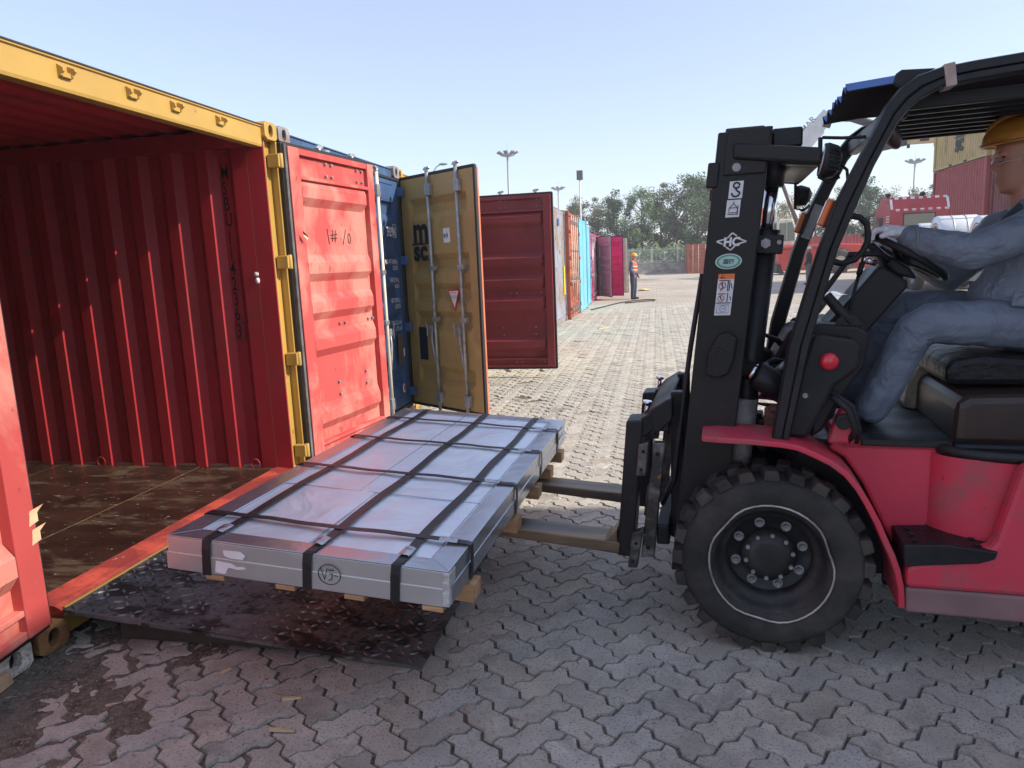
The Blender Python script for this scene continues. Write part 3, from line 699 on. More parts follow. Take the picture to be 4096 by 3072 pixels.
# the stack at our back that keeps the foreground in shade
m_reef = paint('container_white', (.66, .67, .66), (.5, .49, .46), .66)  # white chosen so the unseen stack bounces fill light into the foreground
LV = ('bottom', 'middle', 'top')
for q_, (y, cols) in enumerate( ((-4.48, (m_reef, m_reef, m_reef)), (-10.6, (m_reef, m_grey, m_reef)), (-16.7, (m_cream, m_reef, m_stk)))):
    for l in range(3):
        lane_container(f'container out of view right of the camera, {LV[l]} of the {("nearest", "second", "third")[q_]} stack', 11.17, y, l*2.595, cols[l], group='stacked containers behind the camera')
# ---------------------------------------------------------------- ramp
def ramp():
    r = thing('loading_ramp', 'worn black checker plate ramp lying under the steel crate', 'ramp', (.8, 1.1, 0))
    m = mat('ramp_steel', (.15, .148, .145), .5, .3, var=.35, vs=5, col2=(.035, .030, .028), cov=.535, s2=7, soft=.035, rough2=.6, col3=(.045, .036, .03), cov3=.62, s3=22, bump=.7, bs=55, stretch=(.7, 1.1, 1), wrinkle=.35, ws=14)
    x0, z0, x1, z1 = .006, .160, 1.645, .012; y0, y1 = .135, 2.06; t = .016
    P = lambda x, dz=0: lerp(z0, z1, (x-x0)/(x1-x0))+dz
    def top(u, v):
        x, y = lerp(x0, x1, u), lerp(y0, y1, v)
        return (x+.006*fnoise(x*3, y*9, 7)*(u > .98), y+.008*fnoise(x*7, 4, 2)*(v < .01), P(x)+.004*fnoise(x*2, y*2, 9))
    g = MB().grid(top, 40, 40)
    g.add([(x0, y0, P(x0)), (x1, y0, P(x1)), (x1, y0, P(x1)-t), (x0, y0, P(x0)-t)], [(0, 1, 2, 3)]).add([(x1, y0, P(x1)), (x1, y1, P(x1)), (x1, y1, P(x1)-t), (x1, y0, P(x1)-t)], [(0, 1, 2, 3)])
    g.add([(x0, y0, P(x0)), (x0, y1, P(x0)), (x0, y1, P(x0)-t), (x0, y0, P(x0)-t)], [(0, 1, 2, 3)]).add([(x0, y0, P(x0)-t), (x1, y0, P(x1)-t), (x1, y1, P(x1)-t), (x0, y1, P(x0)-t)], [(0, 1, 2, 3)])
    g.add([(x0, y1, P(x0)), (x1, y1, P(x1)), (x1, y1, P(x1)-t), (x0, y1, P(x0)-t)], [(0, 1, 2, 3)])
    pl = g.build('plate', m, r)
    # raised tread lugs
    g = MB(); rnd = random.Random(5); i = 0
    nx, ny = 34, 40
    for a in range(nx):
        for b in range(ny):
            x, y = x0+.03+a*.0485+rnd.gauss(0, .002), y0+.03+b*.0475+rnd.gauss(0, .002)
            if x > x1-.02 or y > y1-.02: continue
            if rnd.random() < .15: continue
            an = PI/4 if (a+b) % 2 else -PI/4; an += rnd.gauss(0, .12); l = .024*rnd.uniform(.75, 1.15); w = .0085*rnd.uniform(.75, 1.25); c, s_ = math.cos(an), math.sin(an); h = .005*rnd.uniform(.6, 1.2)
            q = [(x+c*l, y+s_*l), (x-s_*w, y+c*w), (x-c*l, y-s_*l), (x+s_*w, y-c*w)]
            g.add([(p[0], p[1], P(p[0])) for p in q]+[((p[0]+x)/2, (p[1]+y)/2, P(p[0], h)+.001) for p in q], [(4, 5, 6, 7)]+[(k, (k+1) % 4, 4+(k+1) % 4, 4+k) for k in range(4)])
    o = g.build('tread_lugs', mat('worn_lug', (.24, .235, .23), .42, .4, var=.4, vs=6, col2=(.06, .055, .05), cov=.5, s2=5, soft=.06), r); o['kind'] = 'stuff'
    for y in (y0+.07, (y0+y1)/2, y1-.09):
        MB().prism([(x0+.22, P(x0+.22)-t-.001), (x0+.22, .004), (x1-.15, .004), (x1-.15, P(x1-.15)-t-.001)], 'y', y, y+.02).build('stiffener', mat('stiffener_steel', (.075, .06, .05), .6, .3, var=.3, vs=6, bump=.2), r)
    return r
ramp()
# ---------------------------------------------------------------- crate of sheet steel
def crate():
    c0 = Vector((1.417, .917, .622)); th = -.047
    ex = Vector((math.cos(th), math.sin(th), -.066)).normalized(); ey = Vector((-math.sin(th), math.cos(th), 0)); n = ex.cross(ey)
    M = frame_m(c0, ex, ey, n); a, b, h = .536, 1.128, .124
    r = thing('steel_sheet_crate', 'flat crate wrapped in shiny galvanised sheet with black straps on the forks', 'crate', tuple(c0-Vector((0, 0, h+.085))))
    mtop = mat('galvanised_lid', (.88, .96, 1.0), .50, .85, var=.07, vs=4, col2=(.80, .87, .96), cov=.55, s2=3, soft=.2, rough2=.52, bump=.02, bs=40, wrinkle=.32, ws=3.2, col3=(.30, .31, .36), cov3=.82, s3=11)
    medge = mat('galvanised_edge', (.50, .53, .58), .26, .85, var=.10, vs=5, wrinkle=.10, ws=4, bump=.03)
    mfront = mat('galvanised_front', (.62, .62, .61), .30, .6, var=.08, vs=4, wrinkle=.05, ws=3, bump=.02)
    mstrap = mat('black_strap', (.020, .018, .020), .38, var=.25, vs=20, bump=.15, bs=90)
    mclip = mat('strap_clip', (.55, .56, .58), .28, 1, var=.1, vs=20, wrinkle=.3, ws=30)
    def lid(u, v):
        x, y = lerp(-a+.05, a-.05, u), lerp(-b+.05, b-.05, v); e = min(u, 1-u, v, 1-v)*8
        return (x, y, -.004+.010*min(1, e)*(.6*fnoise(x*2.4, y*1.5, 4)+.35*fnoise(x*6, y*3, 8)))
    MB(M).grid(lid, 48, 80).build('lid_sheet', mtop, r)
    # seams where lid sheets overlap
    for q in ((-a+.06, a-.06, -.47, -.4665), (-.02, -.0165, -b+.06, -.47), (-.10, -.0965, -.47, b-.07), (.44, .4435, -b+.08, b-.08)):
        MB(M).box(q[0], q[1], q[2], q[3], -.004, .0005).build('lid_seam', medge, r)
    # L-shaped edge trims, mitred at the corners
    e = .085
    def trim(p, q, s, t):                                          # p->q outer edge, s,t inner edge
        MB(M).hexa([(*p, -.008), (*q, -.008), (*t, -.004), (*s, -.004), (*p, .004), (*q, .004), (*t, .003), (*s, .003)]).build('edge_trim', medge, r, .002)
    o = .0015
    A, B, Cc, D = (-a, -b), (a, -b), (a, b), (-a, b); i_ = lambda p: (p[0]-math.copysign(e, p[0]), p[1]-math.copysign(e, p[1]))
    for p, q in ((A, B), (B, Cc), (Cc, D), (D, A)): trim(p, q, i_(p), i_(q))
    # sides: upper angle and a lower band standing a little proud
    def side(x0, x1, y0, y1, nm):
        MB(M).box(x0, x1, y0, y1, -.062, -.0005).build('upper_band', mfront if nm else medge, r, .003)
    side(-a, a, -b-.0005, -b+.006, 1); side(a-.006, a+.0005, -b+.007, b-.007, 0); side(-a-.0005, -a+.006, -b+.007, b-.007, 0); side(-a, a, b-.006, b+.0005, 0)
    for q, m in (((-a-.004, a-.02, -b-.004, -b+.006), mfront), ((a-.006, a+.004, -b+.02, b-.007), medge), ((-a-.004, -a+.006, -b+.007, b-.007), medge), ((-a, a, b-.006, b+.004), medge)):
        MB(M).box(*q, -h, -.058).build('lower_band', m, r, .003)
    MB(M).box(a-.022, a+.003, -b-.003, -b+.06, -h+.002, -.003).build('corner_cap', mat('film_edge', (.62, .63, .64), .35, .3, var=.2, vs=30, wrinkle=.3, ws=30), r, .003)
    MB(M).box(-a+.007, a-.007, -b+.008, b-.008, -h-.002, -.035).build('core', mat('core_steel', (.3, .3, .3), .5, .8), r)
    # straps with slack ripples, and their clips
    def strap(pts, w, nrm):
        g = MB(M); L = []; R_ = []
        for p in pts:
            p = Vector(p); L.append(p-Vector(w)); R_.append(p+Vector(w))
        k = len(pts); t = .0022
        for s_ in (0,):
            V = L+R_+[p+Vector(nn)*t for p, nn in zip(L, nrm)]+[p+Vector(nn)*t for p, nn in zip(R_, nrm)]
            F = []
            for i in range(k-1):
                F += [(i, i+1, k+i+1, k+i), (2*k+i, 3*k+i, 3*k+i+1, 2*k+i+1), (i, 2*k+i, 2*k+i+1, i+1), (k+i, k+i+1, 3*k+i+1, 3*k+i)]
            g.add(V, F, False)
        return g.build('strap', mstrap, r)
    zt = .0065; up = (0, 0, 1)
    for kk, x in enumerate((-.37, .027, .352)):
        n_ = 24; pts = [(x-.004, -b-.006, -h-.003), (x-.002, -b-.007, -.03), (x, -b-.004, .004)]; nr = [(0, -1, 0), (0, -1, 0), (0, -.7, .7)]
        for i in range(n_+1):
            y = lerp(-b+.01, b-.01, i/n_); pts.append((x+.005*math.sin(i*.7+kk), y, zt+.001*math.sin(i*1.9+kk))); nr.append(up)
        pts += [(x, b+.006, .004), (x, b+.007, -h)]; nr += [(0, .7, .7), (0, 1, 0)]
        strap(pts, (.0165, 0, 0), nr)
    for kk, y in enumerate((-.895, -.205, .355, .84)):
        n_ = 20; pts = [(-a-.006, y, -h), (-a-.006, y, .003)]; nr = [(-1, 0, 0), (-.7, 0, .7)]
        for i in range(n_+1):
            x = lerp(-a+.01, a-.01, i/n_); pts.append((x, y+.012*math.sin(i*.5+kk)*(i/n_)*(1-i/n_)*2, zt+.003+.001*math.sin(i*1.5+kk))); nr.append(up)
        pts += [(a+.005, y, .004), (a+.008, y, -.05), (a+.006, y, -h-.003)]; nr += [(.7, 0, .7), (1, 0, 0), (1, 0, 0)]
        strap(pts, (0, .0155, 0), nr)
    def clip(x, y, along):
        dx, dy = (.035, .021) if along == 'x' else (.021, .035)
        g = MB(M).grid(lambda u, v: (x+lerp(-dx, dx, u), y+lerp(-dy, dy, v), .0115+.006*math.sin(PI*(u if along == 'y' else v))+.002*fnoise(x*20+u*3, y*20+v*3)), 6, 6)
        g.build('strap_clip', mclip, r)
    for x in (-.37, .027, .352): clip(x, -1.035, 'y')
    for x, y in ((.458, -.893), (.43, -.2), (.455, .357), (.44, .842)): clip(x, y, 'x')
    # labels: torn white ones at the front, a paper at the far right, the handwritten mark
    mpap = mat('paper_label', (.80, .80, .82), .6, var=.08)
    yf = -b-.0048
    for poly in ([(-.305, -.025), (-.235, -.022), (-.215, -.035), (-.225, -.052), (-.28, -.052), (-.30, -.045)], [(-.335, -.068), (-.27, -.072), (-.255, -.082), (-.225, -.078), (-.215, -.085), (-.245, -.092), (-.285, -.088), (-.30, -.115), (-.34, -.112)]):
        MB(M).prism(poly, 'y', yf-.0008, yf).build('torn_label', mpap, r)
    MB(M).box(a+.0045, a+.006, .845, 1.04, -.085, -.012).build('paper_label', mpap, r)
    for t, s_ in ((.90, .018), (.94, .012), (.985, .016)): MB(M).prism([(t-s_, -.062), (t, -.062+2*s_), (t+s_, -.062)], 'x', a+.006, a+.0065).build('printed_mark', m_black, r)
    mk = [[(.075, -.04), (.09, -.082), (.10, -.04)], [(.105, -.045), (.125, -.045)], [(.108, -.06), (.12, -.058), (.116, -.08), (.105, -.082)], [(.125, -.063), (.14, -.063)]]
    for p in mk: MB(M).tube([(x, yf-.0006, z) for x, z in p], .0015, 5).build('handwritten_mark', m_black, r)
    MB(M).tube([(.108+.042*math.cos(t), yf-.0006, -.062+.036*math.sin(t)) for t in [k*2*PI/18 for k in range(18)]], .0015, 5, closed=True).build('handwritten_mark', m_black, r)
    # timber: boards under the sheet, stringers on the forks
    mw = mat('pallet_wood', (.55, .34, .18), .8, var=.25, vs=4, col2=(.44, .25, .12), cov=.5, s2=14, bump=.2, bs=60, stretch=(.4, 3, 3))
    for x in (-.345, -.065, .197, .48): MB(M).box(x-.037, x+.037, -b-.003, b-.01, -h-.020, -h-.0025).build('board', mw, r, .002)
    for y in (-.87, -.20, .27, .60, .95): MB(M).box(-a+.01, a+.022, y-.045, y+.045, -h-.085, -h-.0205).build('stringer', mw, r, .002)
    return r
crate()
# ---------------------------------------------------------------- forklift (built square, then turned 5 degrees)
FY = 1.0                                                        # centre line
def mir(y): return 2*FY-y
m_fred = mat('forklift_red', (.68, .050, .090), .45, var=.12, vs=2, col2=(.42, .10, .11), cov=.60, s2=3.2, soft=.08, rough2=.75, col3=(.09, .04, .04), cov3=.70, s3=13, bump=.10, bs=30)
m_fgrey = mat('forklift_dusty_red', (.26, .155, .15), .75, var=.2, vs=3, col2=(.36, .06, .07), cov=.62, s2=3, soft=.08)
m_fblk = mat('forklift_black', (.011, .011, .013), .42, var=.25, vs=3, col2=(.030, .028, .028), cov=.58, s2=3.5, soft=.12, rough2=.65, bump=.06, bs=50, spec=.35)
m_mast = mat('mast_black', (.011, .010, .011), .38, var=.3, vs=2, col2=(.026, .023, .022), cov=.55, s2=2.0, soft=.15, rough2=.6, bump=.08, bs=40, col3=(.12, .08, .05), cov3=.74, s3=12, spec=.35)
m_tyre = mat('tyre_rubber', (.026, .025, .024), .8, var=.3, vs=6, col2=(.085, .075, .062), cov=.54, s2=4, soft=.15, bump=.25, bs=40)
m_rim = mat('rim_black', (.022, .021, .021), .5, var=.3, vs=8, col2=(.06, .055, .05), cov=.6, s2=9)
m_nut = mat('wheel_nut', (.34, .33, .33), .5, .5, var=.2, vs=40)
m_chrome = mat('chrome_rod', (.75, .75, .76), .12, 1, var=.05)
m_worn = mat('worn_steel', (.20, .185, .175), .5, .55, var=.4, vs=9, col2=(.06, .055, .05), cov=.48, s2=8, soft=.08, bump=.5, bs=45, col3=(.30, .17, .09), cov3=.67, s3=20)
m_fork = mat('fork_steel', (.10, .085, .07), .38, .6, var=.35, vs=5, col2=(.34, .24, .14), cov=.52, s2=3.2, soft=.14, rough2=.5, stretch=(.3, 2, 2), bump=.1)
m_mat = mat('floor_mat', (.014, .014, .014), .5, var=.3, vs=8, bump=.3, bs=60)
m_hood = mat('hood_brown', (.040, .024, .019), .38, var=.2, vs=3)
m_vinyl = mat('seat_vinyl', (.010, .010, .011), .45, var=.3, vs=6, wrinkle=.3, ws=9, spec=.3)
m_amber = mat('amber_lens', (.80, .15, .02), .25, var=.1, coat=.5)
F = thing('forklift', 'red and black forklift carrying the steel crate on its forks', 'forklift', (3.03, .45, 0))
F.rotation_euler = (0, 0, -math.radians(5))
def fb(name, m, g, bevel=0, parent=None): return g.build(name, m, parent or F, bevel)
# --- wheels
def wheel(cx, cz, R, y0, y1, s, near=True):
    """s=+1: outer face looks towards -y"""
    yo = y0 if s > 0 else y1
    Y = lambda d: yo+s*d
    rr = R/.375
    w = fb('wheel', m_tyre, MB().lathe([(r*rr, Y(d)-yo) for r, d in ((.205, .05), (.215, .022), (.235, .010), (.27, .0), (.315, .004), (.336, .018), (.345, .05), (.345, .18), (.336, .212), (.30, .225), (.22, .21))], (cx, yo, cz), 'y', 56))
    n = 24
    for k in range(n):
        for side in (0, 1):
            a = 2*PI*(k+.5*side)/n
            a0, a1 = a-PI/n*.72, a+PI/n*.72
            d0, d1 = (.012, .105) if side == 0 else (.118, .212)
            sk = .035 if side == 0 else -.035
            P = []
            for dd, ang, r in ((d0, 0, .335), (d1, sk, .335), (d0, 0, .376), (d1, sk, .374)):
                for aa in (a0+(.03 if r > .36 else 0), a1-(.03 if r > .36 else 0)):
                    q = aa+ang+PI/2*0; P.append((cx+r*rr*math.cos(q), Y(dd+(.004 if r > .36 and dd == d0 else 0)), cz+r*rr*math.sin(q)))
            fb('tread_block', m_tyre, MB().hexa([P[0], P[1], P[3], P[2], P[4], P[5], P[7], P[6]]), .005, w)
    if near:
        fb('rim', m_rim, MB().lathe([(r, d) for r, d in ((.240, .012), (.232, .022), (.212, .030), (.200, .060), (.178, .085), (.166, .090), (.163, .130), (.16, .135), (.0, .135))], (cx, Y(0), cz), 'y', 48), 0, w)
        fb('hub', m_rim, MB().lathe([(.105, .134), (.105, .10), (.085, .088), (.075, .080), (.055, .076), (.0, .076)], (cx, Y(0), cz), 'y', 32), 0, w)
        for k in range(8):
            a = 2*PI*(k+.36)/8; c = (cx+.132*math.cos(a), cz+.132*math.sin(a))
            fb('wheel_nut', m_nut, MB().cyl((c[0], Y(.134), c[1]), (c[0], Y(.126), c[1]), .020, n=12, smooth=False).cyl((c[0], Y(.126), c[1]), (c[0], Y(.106), c[1]), .0135, n=6, smooth=False).cyl((c[0], Y(.106), c[1]), (c[0], Y(.098), c[1]), .008, n=8), 0, w)
        for k in range(10):
            a = 2*PI*k/10+.2; c = (cx+.090*math.cos(a), cz+.090*math.sin(a))
            fb('hub_bolt', m_nut, MB().cyl((c[0], Y(.09), c[1]), (c[0], Y(.078), c[1]), .0085, n=8, smooth=False), 0, w)
        rnd = random.Random(2); pts = []
        for k in range(44):
            a = 2*PI*k/44; r = .236-.012*max(0, math.sin(a*3+.6))**3-.006*math.sin(a*2+1)
            pts.append((cx+r*math.cos(a), Y(.004), cz+r*math.sin(a)))
        fb('lock_ring', mat('bare_ring', (.46, .42, .38), .45, .6, var=.4, vs=14), MB().tube(pts, .0045, 6, closed=True), 0, w)
    else:
        fb('rim', m_rim, MB().lathe([(r*rr, d*s) for r, d in ((.235, .012), (.2, .06), (.16, .13), (.08, .12), (.0, .10))], (cx, yo, cz), 'y', 32), 0, w)
    return w
wheel(3.0, .375, .375, .41, .635, 1); wheel(3.0, .375, .375, mir(.635), mir(.41), -1, False)
wheel(4.72, .29, .29, .50, .68, 1, False); wheel(4.72, .29, .29, mir(.68), mir(.50), -1, False)
fb('front_axle', m_fblk, MB().cyl((3.0, .56, .375), (3.0, mir(.56), .375), .09, n=16).box(2.88, 3.12, .70, mir(.70), .22, .52), .01)
# --- fenders and body
FEN = [(2.739, .880), (2.80, .884), (2.92, .880), (3.032, .872), (3.09, .862), (3.146, .838), (3.21, .806), (3.266, .762), (3.308, .708), (3.340, .652), (3.378, .578), (3.408, .506), (3.432, .452), (3.450, .400), (3.466, .33), (3.472, .250)]
def fender(ya, yb):
    g = MB(); k = len(FEN); inn = []
    for i in range(k):
        d = Vector((FEN[min(i+1, k-1)][0]-FEN[max(i-1, 0)][0], FEN[min(i+1, k-1)][1]-FEN[max(i-1, 0)][1])).normalized()
        inn.append((FEN[i][0]+d.y*.022, FEN[i][1]-d.x*.022))
    ins = .03                                                     # rounded tip
    ys = [ya+ins if i == 0 else ya for i in range(k)]
    V = [(p[0], ys[i], p[1]) for i, p in enumerate(FEN)]+[(p[0], yb, p[1]) for p in FEN]+[(p[0], ys[i], p[1]) for i, p in enumerate(inn)]+[(p[0], yb, p[1]) for p in inn]
    Fc = []
    for i in range(k-1):
        Fc += [(i, i+1, k+i+1, k+i), (2*k+i, 3*k+i, 3*k+i+1, 2*k+i+1), (i, 2*k+i, 2*k+i+1, i+1), (k+i, k+i+1, 3*k+i+1, 3*k+i)]
    Fc += [(0, k, 3*k, 2*k), (k-1, 3*k-1, 4*k-1, 2*k-1)]
    g.add(V, Fc); return fb('fender', m_fred, g, .005)
fender(.395, .665); fender(mir(.395), mir(.665))
for s in (0, 1):
    Y = (lambda y: y) if s == 0 else mir
    fb('wheel_arch', m_fblk, MB().prism([(2.95, .84), (3.13, .80), (3.25, .73), (3.32, .62), (3.40, .46), (3.45, .30), (3.45, .22), (3.6, .22), (3.6, .80)], 'y', Y(.66), Y(.70)))
    fb('body_side', m_fred, MB().prism([(3.22, .80), (3.24, .84), (3.80, .842), (3.80, .42), (3.465, .42), (3.44, .47), (3.35, .66), (3.28, .765)], 'y', Y(.60), Y(.66)), .012)
    fb('skirt', m_fred, MB().prism([(3.471, .33), (3.471, .412), (3.735, .505), (3.752, .53), (3.815, .80), (3.86, .82), (5.15, .82), (5.15, .33)], 'y', Y(.40), Y(.47)), .018)
    fb('rocker', m_fgrey, MB().prism([(3.474, .235), (3.471, .331), (4.45, .331), (4.45, .225)], 'y', Y(.398), Y(.47)), .01)
    fb('step', m_fblk, MB().prism([(3.462, .415), (3.455, .50), (3.60, .51), (3.758, .495), (3.75, .465), (3.70, .445)], 'y', Y(.392), Y(.60)), .006)
    g = MB()
    for i in range(5):
        for j in range(3): g.cyl((3.50+i*.05, Y(.43+j*.06), .506), (3.50+i*.05, Y(.43+j*.06), .511-.002*i), .011, n=8)
    fb('step_studs', m_mat, g)['kind'] = 'stuff'
    # bulging tank cover behind the step
    fb('tank_cover', m_fred, MB().grid(lambda u, v: (3.575+.30*(1-math.cos(u*PI*.62)), Y(.64-.17*math.sin(u*PI*.62)**.8), lerp(.40, .80, v)), 16, 4), 0)
    fb('rubber_edge', m_mat, MB().tube([(3.60+.30*(1-math.cos(t*PI*.62)), Y(.655-.185*math.sin(t*PI*.62)**.8), .815) for t in [k/14 for k in range(15)]]+[(4.1, Y(.43), .815), (4.45, Y(.43), .815)], .022, 8, flat=.7))
fb('body_core', m_fblk, MB().box(3.12, 5.1, .70, mir(.70), .25, .80).box(3.98, 5.1, .50, mir(.50), .26, .80))
fb('counterweight', m_fred, MB().prism([(4.35, .82), (4.40, 1.10), (4.62, 1.16), (5.12, 1.05), (5.28, .85), (5.30, .40), (5.16, .25), (5.0, .25), (4.98, .60), (4.45, .60), (4.40, .3), (4.35, .3)], 'y', .40, mir(.40)), .05)
fb('floor_plate', m_fred, MB().box(3.26, 3.70, .60, mir(.60), .80, .838), .006)
fm = fb('floor_mat', m_mat, MB().grid(lambda u, v: (lerp(3.335, 3.70, u), lerp(.585, mir(.59), v), .846+.005*fnoise(u*3, v*5, 3)+.004*math.sin(v*22)), 14, 40))
fb('mat_edge', m_mat, MB().box(3.335, 3.64, .588, .604, .818, .846), .005, fm)
fb('seat_hood', m_hood, MB().prism([(3.655, .825), (3.66, .99), (3.70, 1.015), (4.42, 1.04), (4.42, .825)], 'y', .60, mir(.60)), .03)
fb('hood_rim', m_fblk, MB().prism([(3.645, .80), (3.645, .842), (4.42, .842), (4.42, .80)], 'y', .565, mir(.565)), .015)
st = fb('seat', m_vinyl, MB().prism([(3.66, 1.03), (3.65, 1.09), (3.68, 1.135), (3.78, 1.15), (4.10, 1.125), (4.14, 1.03)], 'y', .74, mir(.74)), .03)
fb('backrest', m_vinyl, MB().prism([(4.08, 1.12), (4.16, 1.62), (4.22, 1.66), (4.28, 1.62), (4.20, 1.04)], 'y', .76, mir(.76)), .035, st)
fb('seat_skirt', mat('cream_plastic', (.48, .42, .33), .55, var=.2, vs=5, col2=(.16, .12, .09), cov=.60, s2=6), MB().prism([(3.61, .84), (3.63, .98), (3.66, 1.05), (3.72, 1.05), (3.75, .84)], 'y', 1.18, 1.46), .03)
# --- dash, steering column and wheel
fb('dash_side', m_fblk, MB().prism([(3.052, .868), (3.132, .862), (3.16, .93), (3.222, 1.068), (3.305, 1.135), (3.316, 1.215), (3.276, 1.248), (3.171, 1.266), (3.135, 1.258), (3.10, 1.13)], 'y', .50, .56), .016)
fb('dash_panel', m_fblk, MB().prism([(3.13, 1.10), (3.14, 1.28), (3.16, 1.298), (3.306, 1.287), (3.345, 1.257), (3.346, 1.216), (3.334, 1.128), (3.27, 1.04), (3.19, .88), (3.15, .85)], 'y', .562, .70), .018)
fb('dash_panel', m_fblk, MB().prism([(3.19, 1.10), (3.20, 1.26), (3.30, 1.27), (3.335, 1.23), (3.31, 1.10), (3.25, .90), (3.19, .85)], 'y', .702, mir(.58)), .02)
fb('dash_side', m_fblk, MB().prism([(3.06, .868), (3.192, .858), (3.297, 1.122), (3.33, 1.19), (3.295, 1.24), (3.15, 1.25), (3.09, 1.12)], 'y', mir(.50), mir(.56)), .02)
fb('stop_button', mat('button_red', (.72, .02, .045), .22, var=.05, coat=.5), MB().lathe([(.012, 0), (.030, -.002), (.0335, -.010), (.032, -.02), (.024, -.028), (.012, -.032), (0, -.033)], (3.198, .499, 1.164), 'y', 24))
fb('dash_bolt', m_nut, MB().cyl((3.118, .502, 1.032), (3.118, .494, 1.032), .010, n=10))
fb('side_bracket', m_fred, MB().prism([(3.205, .842), (3.235, .94), (3.250, .972), (3.275, .972), (3.292, .935), (3.302, .842)], 'y', .515, .585), .012)
fb('bracket_pin', m_mast, MB().cyl((3.256, .52, .932), (3.256, .492, .932), .030, n=16).cyl((3.256, .492, .932), (3.256, .485, .932), .015, n=10))
fb('brake_hose', m_rub, MB().tube([(3.215, .50, 1.03), (3.27, .49, .98), (3.30, .50, .90), (3.28, .53, .85)], .013, 8).tube([(3.20, .53, 1.05), (3.285, .52, .99), (3.315, .53, .90), (3.31, .55, .84)], .011, 8))
col = fb('steering_column', m_fblk, MB().prism([(3.235, 1.262), (3.420, 1.496), (3.44, 1.50), (3.535, 1.436), (3.535, 1.41), (3.49, 1.355), (3.40, 1.24), (3.34, 1.12)], 'y', FY-.12, FY+.12), .016)
wc = Vector((3.542, FY, 1.535)); wx = Vector((.845, 0, -.535)).normalized(); wn = Vector((.535, 0, .845)).normalized()
sw = fb('steering_wheel', m_fblk, MB().tube([wc+wx*(.178*math.cos(t))+Vector((0, 1, 0))*(.178*math.sin(t)) for t in [2*PI*k/40 for k in range(40)]], .0145, 10, closed=True))
g = MB()
for t in (PI*.05, PI*.73, PI*1.33): g.beam(wc-wn*.02, wc+(wx*math.cos(t)+Vector((0, 1, 0))*math.sin(t))*.172, .03, .012, wn)
fb('spoke', m_fblk, g, .003, sw)
fb('steering_hub', m_fblk, MB().tube([wc+wn*.005, wc-wn*.04, wc-wn*.10, Vector((3.47, FY, 1.42))], [.035, .045, .05, .045], 14), 0, sw)
fb('wheel_cowl', m_fblk, MB().prism([(3.38, 1.585), (3.43, 1.53), (3.50, 1.46), (3.58, 1.44), (3.55, 1.49), (3.46, 1.55), (3.41, 1.60)], 'y', FY-.08, FY+.08), .012, sw)
lv = fb('gear_lever', m_fblk, MB().tube([(3.29, .82, 1.27), (3.308, .81, 1.324), (3.342, .80, 1.489)], .007, 8).tube([(3.338, .80, 1.47), (3.350, .80, 1.52)], .011, 8))
fb('lever_knob', m_chrome, MB().tube([(3.345, .79, 1.532), (3.362, .80, 1.528)], [.014, .012], 10).tube([(3.362, .80, 1.527), (3.40, .83, 1.515)], .013, 8), 0, lv)
fb('hand_brake', m_fblk, MB().tube([(3.285, .60, 1.30), (3.25, .60, 1.335), (3.194, .60, 1.404)], [.026, .021, .019], 10).prism([(3.23, 1.285), (3.25, 1.34), (3.30, 1.32), (3.33, 1.285)], 'y', .58, .63), .003)
fb('instrument', glass('instrument_glass', (.16, .15, .13), .12), MB().grid(lambda u, v: (3.17+.11*u, lerp(.66, .95, v), 1.31+.09*u+.03*math.sin(u*PI)), 6, 4))
fb('front_console', m_fblk, MB().prism([(3.03, .98), (3.05, 1.10), (3.11, 1.22), (3.16, 1.24), (3.16, .98)], 'y', 1.12, 1.45), .015)
# --- overhead guard
LF = [(2.999, .868), (3.051, 1.225), (3.145, 1.575), (3.202, 1.746), (3.273, 1.896), (3.348, 2.056), (3.388, 2.106), (3.440, 2.142), (3.510, 2.160), (3.609, 2.170), (3.75, 2.180), (4.3, 2.20), (4.85, 2.19), (4.97, 2.13), (5.02, 2.05), (5.10, 1.2), (5.10, .9)]
LB = [(3.060, .868), (3.126, 1.235), (3.210, 1.573), (3.258, 1.702), (3.318, 1.855), (3.385, 1.99), (3.420, 2.035), (3.460, 2.068), (3.515, 2.095), (3.612, 2.106), (3.751, 2.118), (4.3, 2.14), (4.83, 2.13), (4.91, 2.09), (4.95, 2.03), (5.03, 1.2), (5.03, .9)]
def guard_leg(ya, yb):
    ym = (ya+yb)/2; g = MB(); k = len(LF)
    V = []; Fc = []
    for (a, b) in zip(LF, LB):
        c = lambda t: (lerp(a[0], b[0], t), lerp(a[1], b[1], t))
        for t, y in ((.08, ya), (0, lerp(ya, yb, .2)), (0, lerp(ya, yb, .8)), (.08, yb), (.92, yb), (1, lerp(ya, yb, .8)), (1, lerp(ya, yb, .2)), (.92, ya), (.62, ya), (.60, lerp(ya, yb, .16)), (.54, lerp(ya, yb, .16)), (.52, ya)):
            p = c(t); V.append((p[0], y, p[1]))
    n = 12
    for i in range(k-1): Fc += [(i*n+j, (i+1)*n+j, (i+1)*n+(j+1) % n, i*n+(j+1) % n) for j in range(n)]
    Fc += [tuple(range(n)), tuple((k-1)*n+j for j in reversed(range(n)))]
    return fb('guard_frame', m_fblk, g.add(V, Fc), .004)
guard_leg(.44, .52); guard_leg(mir(.44), mir(.52))
gr = fb('guard_front_bar', m_fblk, MB().beam((3.405, .50, 2.045), (3.405, mir(.50), 2.045), .05, .06), .008)
fb('guard_rear_bar', m_fblk, MB().beam((4.9, .50, 2.08), (4.9, mir(.50), 2.08), .07, .05), .008)
for i in range(8):
    y = .585+i*.1185
    fb('roof_bar', m_fblk, MB().beam((3.42, y, 2.075), (4.88, y, 2.105), .022, .05), .004)
